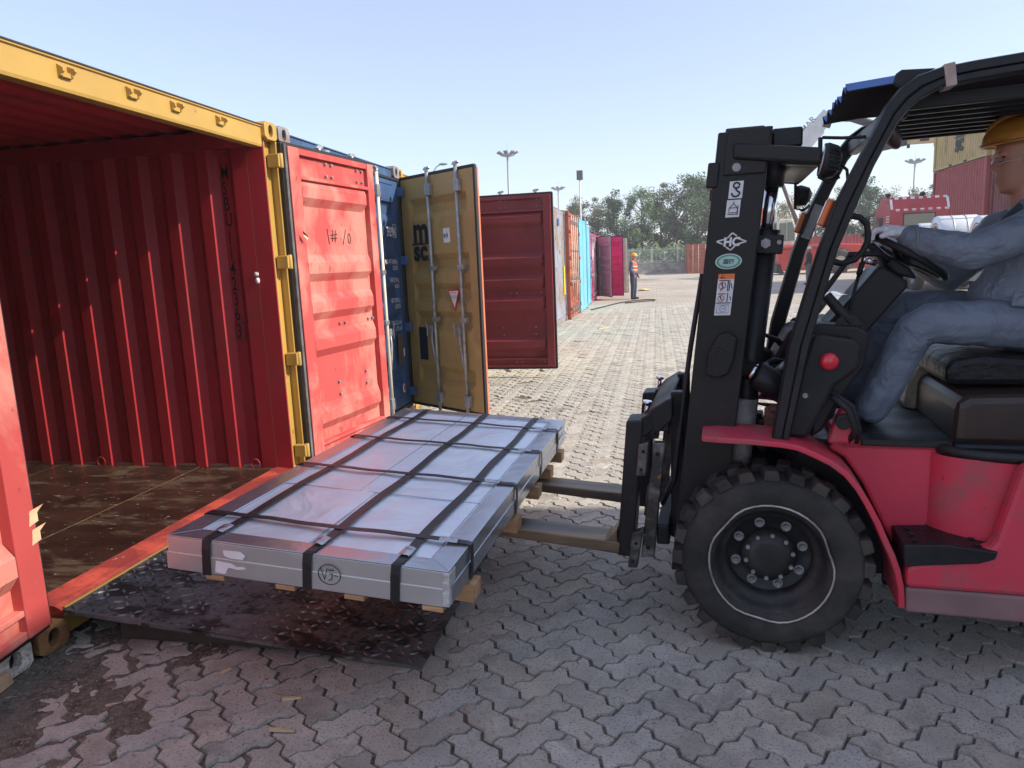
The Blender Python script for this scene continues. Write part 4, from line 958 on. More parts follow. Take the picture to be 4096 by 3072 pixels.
fb('tape_band', mat('beige_tape', (.45, .34, .29), .7, var=.2, vs=20), MB().hexa([(3.524, .436, 2.090), (3.556, .436, 2.096), (3.556, .524, 2.096), (3.524, .524, 2.090), (3.512, .436, 2.164), (3.546, .436, 2.169), (3.546, .524, 2.169), (3.512, .524, 2.164)]), .003)
fb('front_plate', m_fblk, MB().prism([(3.375, 2.13), (3.382, 2.162), (3.40, 2.174), (3.505, 2.168), (3.45, 2.147), (3.40, 2.115)], 'y', .50, .515), .003)
# --- mast
def P(z, d=0): return 2.658+(z-.72)*.1035+d                       # front edge of the leaning mast
def mast_rail(ya, yb, f0, f1, z0, z1, nm, m=m_mast):
    return fb(nm, m, MB().hexa([(P(z0, f0), ya, z0), (P(z0, f1), ya, z0), (P(z0, f1), yb, z0), (P(z0, f0), yb, z0), (P(z1, f0), ya, z1), (P(z1, f1), ya, z1), (P(z1, f1), yb, z1), (P(z1, f0), yb, z1)]), .006)
for s in (0, 1):
    Y = (lambda y: y) if s == 0 else mir
    mast_rail(Y(.60), Y(.635), .0, .195, .24, 2.035, 'outer_mast_rail')
    mast_rail(Y(.635), Y(.70), .0, .022, .24, 2.035, 'mast_flange'); mast_rail(Y(.635), Y(.70), .173, .195, .24, 2.035, 'mast_flange')
    mast_rail(Y(.645), Y(.675), .026, .170, .28, 2.055, 'inner_mast_rail'); mast_rail(Y(.675), Y(.74), .03, .05, .28, 2.055, 'mast_flange')
    mast_rail(Y(.588), Y(.60), .035, .19, 1.872, 2.042, 'mast_cap'); mast_rail(Y(.592), Y(.70), -.025, .02, 1.83, 1.925, 'mast_stop')
    cx = lambda z: P(z, .225)
    cyl = fb('lift_cylinder', m_fblk, MB().tube([(cx(.45), Y(.72), .45), (cx(1.62), Y(.72), 1.62)], .048, 20))
    fb('cylinder_sleeve', mat('dusty_sleeve', (.33, .31, .29), .7, var=.35, vs=7, col2=(.12, .11, .10), cov=.52, s2=6, wrinkle=.4, ws=8), MB().tube([(cx(.62), Y(.72), .62), (cx(.98), Y(.72), .98)], .052, 20), 0, cyl)
    fb('cylinder_rod', m_chrome, MB().tube([(cx(1.62), Y(.72), 1.62), (cx(1.86), Y(.72), 1.86)], .027, 18), 0, cyl)
    fb('cylinder_gland', m_mast, MB().tube([(cx(1.60), Y(.72), 1.60), (cx(1.665), Y(.72), 1.665)], .055, 18), 0, cyl)
    fb('cylinder_cap', m_mast, MB().tube([(cx(1.83), Y(.72), 1.83), (cx(1.93), Y(.72), 1.93)], .045, 18), 0, cyl)
    fb('clamp', m_mast, MB().hexa([(cx(1.6)-.07, Y(.655), 1.575), (cx(1.6)+.065, Y(.655), 1.565), (cx(1.6)+.065, Y(.70), 1.565), (cx(1.6)-.07, Y(.70), 1.575), (cx(1.65)-.07, Y(.655), 1.645), (cx(1.65)+.065, Y(.655), 1.64), (cx(1.65)+.065, Y(.70), 1.64), (cx(1.65)-.07, Y(.70), 1.645)]), .006, cyl)
    fb('clamp_nut', m_nut, MB().cyl((cx(1.61), Y(.655), 1.61), (cx(1.61), Y(.64), 1.61), .020, n=6, smooth=False).cyl((cx(1.61), Y(.64), 1.61), (cx(1.61), Y(.634), 1.61), .010, n=10), 0, cyl)
    for dx in (-.052, .05): fb('clamp_nut', m_nut, MB().cyl((cx(1.61)+dx, Y(.656), 1.612), (cx(1.61)+dx, Y(.644), 1.612), .009, n=8), 0, cyl)
    fb('mast_bracket', m_mast, MB().hexa([(2.85, Y(.575), 1.93), (3.165, Y(.575), 1.888), (3.165, Y(.597), 1.888), (2.85, Y(.597), 1.93), (2.85, Y(.575), 1.99), (3.165, Y(.575), 1.948), (3.165, Y(.597), 1.948), (2.85, Y(.597), 1.99)]), .01)
    fb('mast_pin', m_nut, MB().cyl((2.862, Y(.60), 1.90), (2.862, Y(.585), 1.90), .016, n=14))
    tc = fb('tilt_cylinder', m_fblk, MB().tube([(2.945, Y(.64), 1.093), (2.955, Y(.64), 1.087), (3.10, Y(.64), .995)], [.048, .056, .056], 18))
    fb('tilt_rod', m_fblk, MB().tube([(2.80, Y(.64), 1.185), (2.93, Y(.64), 1.103)], [.032, .034], 14), 0, tc)
    fb('tilt_seal', m_chrome, MB().tube([(2.925, Y(.64), 1.105), (2.94, Y(.64), 1.096)], .0385, 16), 0, tc)
    pv = fb('tilt_pivot', m_mast, MB().prism([(2.752, 1.10), (2.762, 1.185), (2.80, 1.262), (2.84, 1.272), (2.872, 1.245), (2.858, 1.15), (2.835, 1.10), (2.79, 1.085)], 'y', Y(.555), Y(.60)), .01)
    fb('pivot_pin', m_mast, MB().cyl((2.80, Y(.556), 1.185), (2.80, Y(.540), 1.185), .026, n=18).cyl((2.80, Y(.540), 1.185), (2.80, Y(.532), 1.185), .012, n=10), 0, pv)
for z, f0, f1 in ((1.97, .10, .20), (1.30, .15, .20), (.55, .15, .20)):
    fb('mast_crossbar', m_mast, MB().hexa([(P(z, f0), .64, z), (P(z, f1), .64, z), (P(z, f1), mir(.64), z), (P(z, f0), mir(.64), z), (P(z+.08, f0), .64, z+.08), (P(z+.08, f1), .64, z+.08), (P(z+.08, f1), mir(.64), z+.08), (P(z+.08, f0), mir(.64), z+.08)]), .006)
fb('mast_top_tie', m_mast, MB().box(3.00, 3.115, .78, mir(.66), 1.985, 2.06), .008)
fb('bracket_bridge', m_mast, MB().prism([(3.02, 1.905), (3.165, 1.888), (3.165, 1.945), (3.02, 1.962)], 'y', .62, .70).prism([(3.06, 1.900), (3.165, 1.888), (3.165, 1.925), (3.06, 1.94)], 'y', .70, mir(.66)), .008)
for i in range(2): fb('mast_hose', m_rub, MB().tube([(P(1.5, -.004), .66+.04*i, 1.5), (P(1.2, -.02), .66+.04*i, 1.2), (P(.9, -.028), .66+.04*i, .9), (P(.62, -.03), .67+.04*i, .62), (P(.50, -.07), .70+.04*i, .5)], .010, 8))
# --- carriage and forks
ca = fb('carriage', m_mast, MB().box(2.545, 2.60, .63, mir(.63), .845, .935).box(2.545, 2.60, .63, mir(.63), .34, .43).box(2.60, 2.66, .72, .78, .34, 1.0).box(2.60, 2.66, mir(.78), mir(.72), .34, 1.0), .008)
fb('carriage_top', m_mast, MB().prism([(2.505, .845), (2.505, .915), (2.53, .945), (2.60, .99), (2.615, .985), (2.615, .90), (2.56, .845)], 'y', .615, mir(.615)), .008, ca)
fb('carriage_plate', m_worn, MB().hexa([(2.478, .615, .285), (2.535, .615, .285), (2.535, .66, .285), (2.478, .66, .285), (2.535, .615, .80), (2.585, .615, .80), (2.585, .66, .80), (2.535, .66, .80)]), .006, ca)
fb('carriage_plate', m_worn, MB().hexa([(2.478, mir(.615), .285), (2.535, mir(.615), .285), (2.535, mir(.66), .285), (2.478, mir(.66), .285), (2.535, mir(.615), .80), (2.585, mir(.615), .80), (2.585, mir(.66), .80), (2.535, mir(.66), .80)]), .006, ca)
for z in (.33, .75): fb('plate_hole', m_dark, MB().cyl((2.505+(z-.285)*.105, .6145, z), (2.505+(z-.285)*.105, .613, z), .010, n=12), 0, ca)
SL = .066
for s in (0, 1):
    yc = .672 if s == 0 else mir(.672); w = .075
    zt = lambda x: .352+(2.36-x)*SL
    g = MB(); xs = [2.40, 2.30, 1.9, 1.5, 1.33, 1.25]; th = [.055, .052, .045, .032, .020, .010]; ww = [w, w, w, w, w*.8, w*.45]
    V = []
    for x, t, q in zip(xs, th, ww): V += [(x, yc-q, zt(x)-t), (x, yc+q, zt(x)-t), (x, yc+q, zt(x)), (x, yc-q, zt(x))]
    Fc = [(3, 2, 1, 0), (20, 21, 22, 23)]
    for i in range(5): Fc += [(4*i+j, 4*i+(j+1) % 4, 4*i+4+(j+1) % 4, 4*i+4+j) for j in range(4)]
    fk = fb('fork', m_fork, g.add(V, Fc), .005)
    fb('fork_shank', m_mast, MB().hexa([(2.375, yc-w, .29), (2.445, yc-w, .285), (2.445, yc+w, .285), (2.375, yc+w, .29), (2.425, yc-w, .895), (2.495, yc-w, .90), (2.495, yc+w, .90), (2.425, yc+w, .895)]), .008, fk)
    fb('fork_heel', m_fork, MB().prism([(2.376, .35), (2.376, .405), (2.34, .362), (2.32, .354)], 'y', yc-w+.002, yc+w-.002), 0, fk)
    fb('fork_hook', m_mast, MB().prism([(2.48, .83), (2.485, .905), (2.53, .93), (2.54, .86), (2.50, .82)], 'y', yc-w*.8, yc+w*.8), .006, fk)
    fb('fork_pin', m_chrome, MB().cyl((2.50, yc+.02, .90), (2.505, yc+.02, .955), .010, n=10).cyl((2.504, yc+.02, .952), (2.506, yc+.02, .966), .020, n=12), 0, fk)
    ys = yc-w-.02 if s == 0 else yc-w-.02
    fb('fork_lug', m_worn, MB().hexa([(2.425, ys, .245), (2.465, ys, .245), (2.465, ys+.045, .245), (2.425, ys+.045, .245), (2.445, ys, .405), (2.495, ys, .425), (2.495, ys+.045, .425), (2.445, ys+.045, .405)]), .006, fk)
    fb('fork_lug', m_worn, MB().hexa([(2.465, ys, .66), (2.505, ys, .66), (2.505, ys+.045, .66), (2.465, ys+.045, .66), (2.478, ys, .80), (2.52, ys, .81), (2.52, ys+.045, .81), (2.478, ys+.045, .80)]), .006, fk)
    for z, x in ((.275, 2.447), (.36, 2.462), (.69, 2.488), (.77, 2.497)): fb('lug_hole', m_dark, MB().cyl((x, ys-.0005, z), (x, ys-.002, z), .008, n=10), 0, fk)
# --- lamps, handle, mirror
hl = fb('headlamp', m_fblk, MB().tube([(3.166, .60, 1.902), (3.180, .60, 1.900), (3.212, .60, 1.895), (3.228, .60, 1.892)], [.062, .066, .058, .034], 20))
g = MB()
for i in range(6): g.beam((3.183, .5345, 1.862+i*.016), (3.222, .548, 1.860+i*.013), .006, .006)
fb('cooling_rib', m_fblk, g, 0, hl)
fb('lamp_glass', glass('lamp_glass', (.5, .5, .5), .1), MB().cyl((3.166, .60, 1.902), (3.161, .60, 1.903), .056, n=20), 0, hl)
fb('lamp_stay', m_fblk, MB().tube([(3.158, .60, 1.985), (3.158, .585, 1.84), (3.19, .585, 1.822), (3.225, .585, 1.84)], .008, 8).tube([(3.165, .60, 1.985), (3.23, .58, 1.975), (3.30, .53, 1.965)], .006, 6), 0, hl)
fb('lamp_cable', m_rub, MB().tube([(3.225, .59, 1.885), (3.248, .57, 1.86), (3.25, .55, 1.81), (3.235, .54, 1.785)], .006, 6), 0, hl)
h2 = fb('headlamp', m_fblk, MB().tube([(3.15, 1.40, 1.835), (3.165, 1.40, 1.835), (3.20, 1.40, 1.83), (3.215, 1.40, 1.825)], [.046, .050, .042, .02], 16))
fb('lamp_stay', m_fblk, MB().tube([(3.145, 1.40, 1.90), (3.145, 1.38, 1.775), (3.18, 1.38, 1.765), (3.21, 1.40, 1.785)], .007, 6), 0, h2)
for s, y in ((0, .565), (1, 1.445)):
    dx = 0 if s == 0 else -.005
    il = fb('indicator', m_amber, MB().beam((3.160+dx, y, 1.662), (3.196+dx, y, 1.756), .05, .026, (1, 0, 0)), .008)
    fb('indicator_back', m_fblk, MB().beam((3.180+dx, y, 1.655), (3.216+dx, y, 1.750), .052, .020, (1, 0, 0)), .005, il)
fb('leg_sticker', mat('sticker_grey', (.42, .42, .43), .5, var=.2, vs=40), MB().beam((3.20, mir(.525), 1.635), (3.262, mir(.525), 1.79), .004, .042, (1, 0, -.4)))
fb('grab_handle', m_fblk, MB().tube([(3.235, .56, 1.70), (3.273, .60, 1.696), (3.303, .605, 1.688), (3.328, .61, 1.663), (3.334, .61, 1.626), (3.332, .61, 1.598), (3.318, .61, 1.565), (3.290, .605, 1.533), (3.244, .60, 1.521), (3.20, .57, 1.535)], .012, 10))
fb('strut', m_fblk, MB().tube([(3.304, .80, 1.548), (3.282, .80, 1.509), (3.199, .80, 1.389), (3.17, .80, 1.34)], .011, 8).tube([(3.295, .79, 1.552), (3.407, .80, 1.552), (3.46, .9, 1.52)], .011, 8))
fb('mirror', mat('mirror_back', (.07, .045, .04), .35, var=.3, vs=8), MB().ell((3.395, .60, 1.972), (.028, .045, .055), 14, 10, Matrix.Rotation(-.5, 3, 'Y')))
fb('mirror_stay', m_fblk, MB().tube([(3.42, .58, 2.02), (3.405, .59, 2.0), (3.395, .60, 1.98)], .007, 6))
# clutter between the mast and the dash
fb('valve_block', mat('pump_primer', (.24, .10, .075), .55, .2, var=.4, vs=12), MB().box(2.99, 3.07, .72, .84, .80, .92).box(3.0, 3.05, .70, .74, .92, .95), .01)
fb('valve_fitting', m_nut, MB().cyl((3.055, .66, 1.06), (3.09, .66, 1.10), .016, n=8).cyl((3.02, .70, 1.09), (3.06, .68, 1.13), .012, n=8).cyl((3.085, .70, 1.0), (3.12, .70, 1.03), .010, n=8))
for pts, r_ in (([(2.95, 1.15, 1.12), (3.0, 1.12, 1.20), (3.06, 1.15, 1.17), (3.10, 1.2, 1.12)], .014), ([(2.96, .85, 1.08), (3.03, .9, 1.11), (3.10, 1.0, 1.08)], .016), ([(2.98, .75, .98), (3.03, .8, 1.03), (3.10, .85, 1.02)], .014), ([(2.97, .74, .75), (3.02, .75, .80), (3.04, .76, .88)], .02)):
    fb('hydraulic_hose', m_rub, MB().tube(pts, r_, 8))
fb('steel_strip', m_nut, MB().beam((2.985, .70, 1.13), (3.02, .72, 1.02), .02, .006, (0, 1, 0)))
# --- print on the mast
yl = .6; YS = .5995
def lay(z, x): return (P(z)+x, YS, z)
xr = Vector((1, 0, 0)); zu = Vector((.1035, 0, 1)).normalized()
def sticker(nm, m, z0, z1, x0, x1, y=YS): return fb(nm, m, MB().hexa([(P(z0, x0), y-.001, z0), (P(z0, x1), y-.001, z0), (P(z0, x1), y, z0), (P(z0, x0), y, z0), (P(z1, x0), y-.001, z1), (P(z1, x1), y-.001, z1), (P(z1, x1), y, z1), (P(z1, x0), y, z1)]))
mst = mat('sticker_white', (.72, .73, .74), .45, var=.06, vs=20)
def strokes(nm, m, paths, r=.0025, y=.5965):
    g = MB()
    for p in paths: g.tube([(P(z, x), y, z) for x, z in p], r, 5, flat=.4)
    return fb(nm, m, g)
sticker('hook_sticker', mst, 1.785, 1.85, .064, .115); strokes('hook_print', m_black, [[(.09+.011*math.cos(t), 1.834+.010*math.sin(t)) for t in [k*.55 for k in range(12)]], [(.09, 1.824), (.09, 1.815)], [(.078+.0, 1.803)]+[(.09+.015*math.cos(t), 1.806-.014*math.sin(t)) for t in [PI-.1-k*-.0 for k in range(1)]]+[(.09+.015*math.cos(PI+k*.4), 1.806+.014*math.sin(PI+k*.4)) for k in range(9)]+[(.092, 1.815)]], .0034)
sticker('lifting_sticker', mst, 1.715, 1.78, .061, .112); strokes('lifting_print', m_black, [[(.087, 1.775), (.087, 1.767), (.073, 1.75)], [(.087, 1.767), (.101, 1.75)], [(.072, 1.75), (.102, 1.75), (.102, 1.732), (.072, 1.732), (.072, 1.75)], [(.068, 1.726), (.106, 1.726)], [(.104, 1.722), (.104, 1.76)]], .0014)
# diamond badge
bd = MB(); c = (.095, 1.622)
for p, q in (((-.056, .002), (-.018, .012)), ((-.018, .012), (0, .033)), ((0, .033), (.018, .020)), ((.020, .012), (.056, -.002)), ((.056, -.002), (.018, -.012)), ((.018, -.014), (0, -.033)), ((0, -.033), (-.020, -.020)), ((-.056, .002), (-.030, -.010))):
    bd.tube([(P(c[1]+a[1], c[0]+a[0]), .597, c[1]+a[1]) for a in (p, q)], .0032, 5, flat=.4)
fb('badge', m_white, bd)
text(F, 'HC', (P(1.606, .065), .597, 1.606), xr, zu, .046, m_white, 'badge_letters', bold=.002, sx=.95)
def disc(nm, m, cx_, z, a, b, y, n=28): return fb(nm, m, MB().prism([(P(z+b*math.sin(t), cx_+a*math.cos(t)), z+b*math.sin(t)) for t in [2*PI*k/n for k in range(n)]], 'y', y-.001, y))
mgr = mat('label_green', (.10, .36, .24), .45, var=.1, vs=20); mgl = mat('label_pale_green', (.42, .62, .55), .45, var=.1, vs=20)
disc('emission_label', mst, .092, 1.546, .050, .030, .5995); disc('emission_ring', mgr, .092, 1.546, .046, .027, .5983); disc('emission_ring', mgl, .092, 1.546, .036, .020, .5971)
text(F, '国四', (P(1.538, .072), .5958, 1.538), xr, zu, .021, m_black, 'emission_letters', bold=.0004, lift=.0005)
sticker('warning_label', mst, 1.335, 1.498, .060, .122); sticker('warning_header', mat('label_orange', (.80, .20, .05), .45, var=.05), 1.478, 1.498, .060, .122, .598)
strokes('warning_print', m_black, [[(.070, 1.482), (.078, 1.494), (.086, 1.482), (.070, 1.482)], [(.066, 1.472), (.098, 1.472)], [(.100, 1.474), (.100, 1.430)], [(.106, 1.474), (.106, 1.430)], [(.078, 1.465), (.080, 1.445), (.074, 1.432)], [(.066, 1.420), (.096, 1.420)], [(.103, 1.424), (.103, 1.388)], [(.076, 1.412), (.080, 1.398)], [(.062, 1.384), (.118, 1.384)], [(.112, 1.46), (.117, 1.44)], [(.112, 1.41), (.117, 1.395)]], .0017)
strokes('prohibition_ring', mat('label_dark_red', (.5, .03, .03), .5), [[(.079+.013*math.cos(t), 1.452+.013*math.sin(t)) for t in [k*.45 for k in range(15)]], [(.070, 1.462), (.088, 1.442)], [(.079+.012*math.cos(t), 1.402+.012*math.sin(t)) for t in [k*.45 for k in range(15)]], [(.071, 1.411), (.087, 1.393)]], .0013)
strokes('label_stamp', mat('label_blue_grey', (.20, .28, .38), .5), [[(.068, 1.345), (.112, 1.345), (.112, 1.376), (.068, 1.376), (.068, 1.345)], [(.090+.012*math.cos(t), 1.361+.012*math.sin(t)) for t in [k*.45 for k in range(15)]], [(.082, 1.361), (.098, 1.361)]], .001)
# --- corrugated sheet lying on the guard
def sheet():
    m = mat('blue_sheet', (.05, .14, .38), .4, var=.15, vs=3); r = thing('roof_sheet', 'blue corrugated sheet lying on the forklift roof', 'roof sheet', (3.03, .45, 2.16))
    r.rotation_euler = (0, 0, -math.radians(5))
    prof = []; y = .535; k = 0
    while y < 1.50: prof.append((y, .030 if k % 2 else 0)); y += .036; k += 1
    rnd = random.Random(4); fx = [3.23+.02*rnd.random()+.03*(i/len(prof)) for i in range(len(prof))]
    z = lambda q: 2.125+q[1]+.045*((q[0]-.47)/1.1)
    n = len(prof)
    V = [(fx[i], p[0], z(p)+.0) for i, p in enumerate(prof)]+[(3.42, p[0], z(p)+.014) for p in prof]+[(4.95, p[0], z(p)-.002) for p in prof]
    Fc = [(i, i+1, n+i+1, n+i) for i in range(n-1)]+[(n+i, n+i+1, 2*n+i+1, 2*n+i) for i in range(n-1)]
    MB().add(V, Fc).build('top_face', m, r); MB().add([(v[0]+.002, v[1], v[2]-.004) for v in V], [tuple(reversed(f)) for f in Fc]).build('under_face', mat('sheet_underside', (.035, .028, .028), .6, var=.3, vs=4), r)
    return r
sheet()
# ---------------------------------------------------------------- people: limbs grown together into one skin by a voxel remesh
def caps(g, p0, r0, p1=None, r1=None, n=12, sq=1.0):
    p0 = Vector(p0); p1 = Vector(p1) if p1 is not None else p0; r1 = r0 if r1 is None else r1
    g.ell(p0, (r0, r0*sq, r0), n, 8)
    if (p1-p0).length > 1e-5:
        g.ell(p1, (r1, r1*sq, r1), n, 8); g.tube([p0, p1], [r0, r1], n)
def skin(name, m, parent, parts, vox, smooth=4, extra=None, disp=None):
    g = MB()
    for q in parts:
        if q[0] == 'e': g.ell(q[1], q[2], 20, 14, q[3] if len(q) > 3 else None)
        else:
            for i in range(len(q)-1): caps(g, q[i][0], q[i][1], q[i+1][0], q[i+1][1])
    if extra: extra(g)
    o = g.build(name, m, parent)
    r = o.modifiers.new('remesh', 'REMESH'); r.mode = 'VOXEL'; r.voxel_size = vox; r.use_smooth_shade = True
    if disp:
        t = bpy.data.textures.new('folds', 'CLOUDS'); t.noise_scale = disp[1]; t.noise_depth = 1
        d = o.modifiers.new('folds', 'DISPLACE'); d.texture = t; d.strength = disp[0]; d.mid_level = .5
    if smooth:
        s = o.modifiers.new('smooth', 'SMOOTH'); s.factor = .5; s.iterations = smooth
    return o
def hand(wrist, knuckle, palm_n, w=.038, curl=1.0, thumb=1, fl=.075):
    """Palm and five fingers of unequal length; returns limb chains. palm_n points out of the palm."""
    k0, k1 = Vector(wrist), Vector(knuckle); d = (k1-k0).normalized(); n = Vector(palm_n); n = (n-d*n.dot(d)).normalized(); s = d.cross(n)
    out = [[(k0, .024), (lerp(k0, k1, .5)+s*.012, .022), (k1+s*.022, .014)], [(k0, .022), (lerp(k0, k1, .5)-s*.012, .022), (k1-s*.022, .014)], [(k0, .022), (k1, .018)]]
    for i, L in enumerate((.9, 1.06, 1.0, .8)):
        off = (1.5-i)/1.5*w*.78; b = k1+s*off
        a1, a2, a3 = .35*curl, 1.15*curl, 1.9*curl
        p = [b]
        for a, q in ((a1, .45), (a2, .32), (a3, .25)):
            p.append(p[-1]+(d*math.cos(a)+n*math.sin(a))*(fl*L*q))
        out.append([(p[0], .0105), (p[1], .0100), (p[2], .0092), (p[3], .0082)])
    t0 = k0+d*.02+s*thumb*.024; t1 = t0+(d*.55+s*thumb*.75+n*.25).normalized()*.035; t2 = t1+(d*.8+n*.6*curl+s*thumb*.1).normalized()*.03
    out.append([(t0, .014), (t1, .0115), (t2, .0095)])
    return out
m_skin = mat('skin', (.46, .22, .15), .5, var=.08, vs=8)
m_cloth = mat('work_blue_grey', (.185, .215, .265), .62, var=.12, vs=4, wrinkle=.7, ws=7, bump=.25, bs=140)
m_trous = mat('trouser_blue_grey', (.18, .21, .265), .55, var=.12, vs=4, wrinkle=.7, ws=6, bump=.25, bs=140)
m_glove = mat('white_cotton', (.85, .85, .88), .8, var=.08, vs=20, wrinkle=.4, ws=25, bump=.3, bs=120)
m_helm = mat('helmet_ochre', (.50, .21, .025), .35, var=.15, vs=8, col2=(.30, .13, .03), cov=.6, s2=12)
def loft_head(g, c, prof, n=22):
    V = []
    for z, xf, xb, hw in prof:
        mx, hx = (xf+xb)/2, (xb-xf)/2
        for j in range(n):
            a = 2*PI*j/n; V.append((c[0]+mx+hx*math.cos(a), c[1]+hw*math.copysign(abs(math.sin(a))**.85, math.sin(a)), c[2]+z))
    k = len(prof)
    g.add(V, [(i*n+j, i*n+(j+1) % n, (i+1)*n+(j+1) % n, (i+1)*n+j) for i in range(k-1) for j in range(n)]+[tuple(reversed(range(n))), tuple((k-1)*n+j for j in range(n))])
HEADP = [(-.235, -.045, .03, .035), (-.22, -.064, .055, .05), (-.20, -.068, .065, .058), (-.18, -.073, .07, .064), (-.155, -.072, .08, .070), (-.135, -.070, .09, .073), (-.11, -.072, .10, .076), (-.09, -.080, .105, .078), (-.06, -.077, .105, .079), (-.02, -.062, .095, .073), (.02, -.02, .06, .045)]
def operator():
    r = thing('person', 'forklift operator in blue grey work clothes, ochre hard hat and white gloves', 'person', (3.03, .45, 0)); r.rotation_euler = (0, 0, -math.radians(5))
    Y = FY; hc = (3.93, Y, 2.0)
    nh = hand((3.508, .862, 1.625), (3.447, .885, 1.645), (-.35, .1, -1), thumb=1)
    fh = hand((3.56, 1.125, 1.575), (3.49, 1.115, 1.598), (-.3, -.05, -1), thumb=-1)
    ns, ne, nw = (3.945, .815, 1.630), (3.725, .775, 1.545), (3.50, .858, 1.618)
    fs, fe, fw = (3.945, 1.185, 1.630), (3.77, 1.225, 1.44), (3.565, 1.13, 1.57)
    def head(g):
        loft_head(g, hc, HEADP)
    body = [[((3.96, Y, 1.84), .058), ((3.975, Y, 1.70), .062), ((3.985, Y, 1.62), .07)], [((4.0, Y, 1.55), .12), ((4.02, Y, 1.30), .12)],
            [(ns, .045), (ne, .040), (nw, .026)], [(fs, .045), (fe, .040), (fw, .026)],
            [((3.985, Y, 1.60), .06), (ns, .05)], [((3.985, Y, 1.60), .06), (fs, .05)],
            [((4.0, .9, 1.25), .07), ((3.60, .86, 1.24), .05), ((3.44, .86, .95), .04)], [((4.0, 1.1, 1.25), .07), ((3.60, 1.15, 1.28), .05), ((3.42, 1.15, .95), .04)],
            [((3.895, Y-.022, 1.815), .012), ((3.895, Y+.022, 1.815), .012)], [((3.868, Y-.018, 1.824), .0085), ((3.860, Y, 1.826), .0095), ((3.868, Y+.018, 1.824), .0085)], [((3.868, Y-.016, 1.810), .0085), ((3.862, Y, 1.809), .0095), ((3.868, Y+.016, 1.810), .0085)],
            [((3.858, Y-.045, 1.913), .010), ((3.852, Y, 1.908), .009), ((3.858, Y+.045, 1.913), .010)], [((3.882, Y-.015, 1.785), .018), ((3.882, Y+.015, 1.785), .018)],
            [((3.862, Y, 1.905), .010), ((3.846, Y, 1.868), .0125), ((3.862, Y, 1.858), .011)], [((3.858, Y-.013, 1.862), .010), ((3.858, Y+.013, 1.862), .010)],
            [((3.94, Y-.076, 1.895), .014), ((3.945, Y-.078, 1.865), .011)], [((3.94, Y+.076, 1.895), .014), ((3.945, Y+.078, 1.865), .011)]]+nh+fh
    b = skin('body', m_skin, r, body, .0065, 3, head)
    for s in (-1, 1): MB().ell((3.862, Y+s*.034, 1.889), (.006, .012, .0045), 10, 6).build('eye', m_dark, b)
    for s in (-1, 1): MB().tube([(3.862, Y+s*.018, 1.903), (3.858, Y+s*.035, 1.908), (3.866, Y+s*.054, 1.902)], .0038, 6).build('eyebrow', m_black, b)
    MB().ell((3.985, Y, 1.93), (.075, .082, .06), 18, 10).build('hair', mat('black_hair', (.012, .010, .010), .6, var=.2, vs=30), r)
    MB().tube([(3.858, Y-.056, 1.888), (3.850, Y-.034, 1.896), (3.843, Y, 1.895), (3.850, Y+.034, 1.896), (3.858, Y+.056, 1.888)], .002, 6).tube([(3.850, Y-.04, 1.875), (3.857, Y-.056, 1.882), (3.95, Y-.081, 1.898)], .002, 6).build('glasses', mat('pale_frame', (.5, .42, .40), .3, var=.1), r)
    # hard hat: shell, crown ridge, peak
    def dome(u, v):
        a = 2*PI*u; t = v*PI/2; k = 1+.05*math.cos(a*2); return (3.945+.138*k*math.cos(a)*math.cos(t)**.8, Y+.112*math.sin(a)*math.cos(t)**.8, 1.968+.012*math.cos(a)+.098*math.sin(t))
    h = MB().grid(dome, 36, 10).build('hard_hat', m_helm, r)
    MB().grid(lambda u, v: (3.945-lerp(.10, .150, v)*math.cos((u-.5)*2.2)*(1), Y+lerp(.095, .118, v)*math.sin((u-.5)*2.6), 1.962-.004*v-.012*abs(u-.5)), 16, 4).build('peak', m_helm, h)
    MB().tube([(3.945+.14*math.cos(a), Y+.115*math.sin(a), 1.962+.012*math.cos(a)) for a in [2*PI*k/36 for k in range(36)]], .006, 6, closed=True).build('brim', m_helm, h)
    MB().tube([(3.945+.13*math.cos(t), Y, 1.975+.097*math.sin(t)) for t in [PI*k/12 for k in range(1, 12)]], .012, 8).build('crown_ridge', m_helm, h)
    for hh, ww in ((nh, [((3.508, .862, 1.625), .031), ((3.52, .858, 1.622), .034)]), (fh, [((3.56, 1.125, 1.575), .030), ((3.575, 1.122, 1.568), .033)])):
        skin('glove', m_glove, r, [[(p, rr*1.14+.0015) for p, rr in q] for q in hh]+[ww], .0055, 2)
    # jacket
    jk = [['e', (3.985, Y, 1.50), (.135, .185, .19)], ['e', (3.965, Y, 1.37), (.155, .185, .15)], ['e', (3.915, Y, 1.36), (.13, .15, .10)], ['e', (3.99, Y, 1.60), (.10, .17, .10)],
          [((3.985, Y-.08, 1.665), .055), (ns, .080), ((3.83, .785, 1.580), .074), (ne, .071), ((3.64, .80, 1.568), .065), ((3.565, .833, 1.592), .056), ((3.53, .850, 1.606), .050)],
          [((3.985, Y+.08, 1.665), .055), (fs, .080), ((3.86, 1.215, 1.53), .076), (fe, .072), ((3.68, 1.19, 1.49), .062), ((3.60, 1.14, 1.55), .050)],
          [((3.955, Y-.045, 1.715), .030), ((3.935, Y, 1.695), .028), ((3.955, Y+.045, 1.715), .030), ((4.02, Y, 1.735), .032)], [((3.965, Y-.06, 1.70), .032), ((4.01, Y-.05, 1.725), .03)],
          [((3.85, Y-.12, 1.30), .030), ((3.815, Y, 1.30), .032), ((3.85, Y+.12, 1.30), .030)], [((3.88, Y-.16, 1.285), .030), ((4.05, Y-.17, 1.28), .032)]]
    j = skin('jacket', m_cloth, r, jk, .0085, 3, disp=(.010, .05))
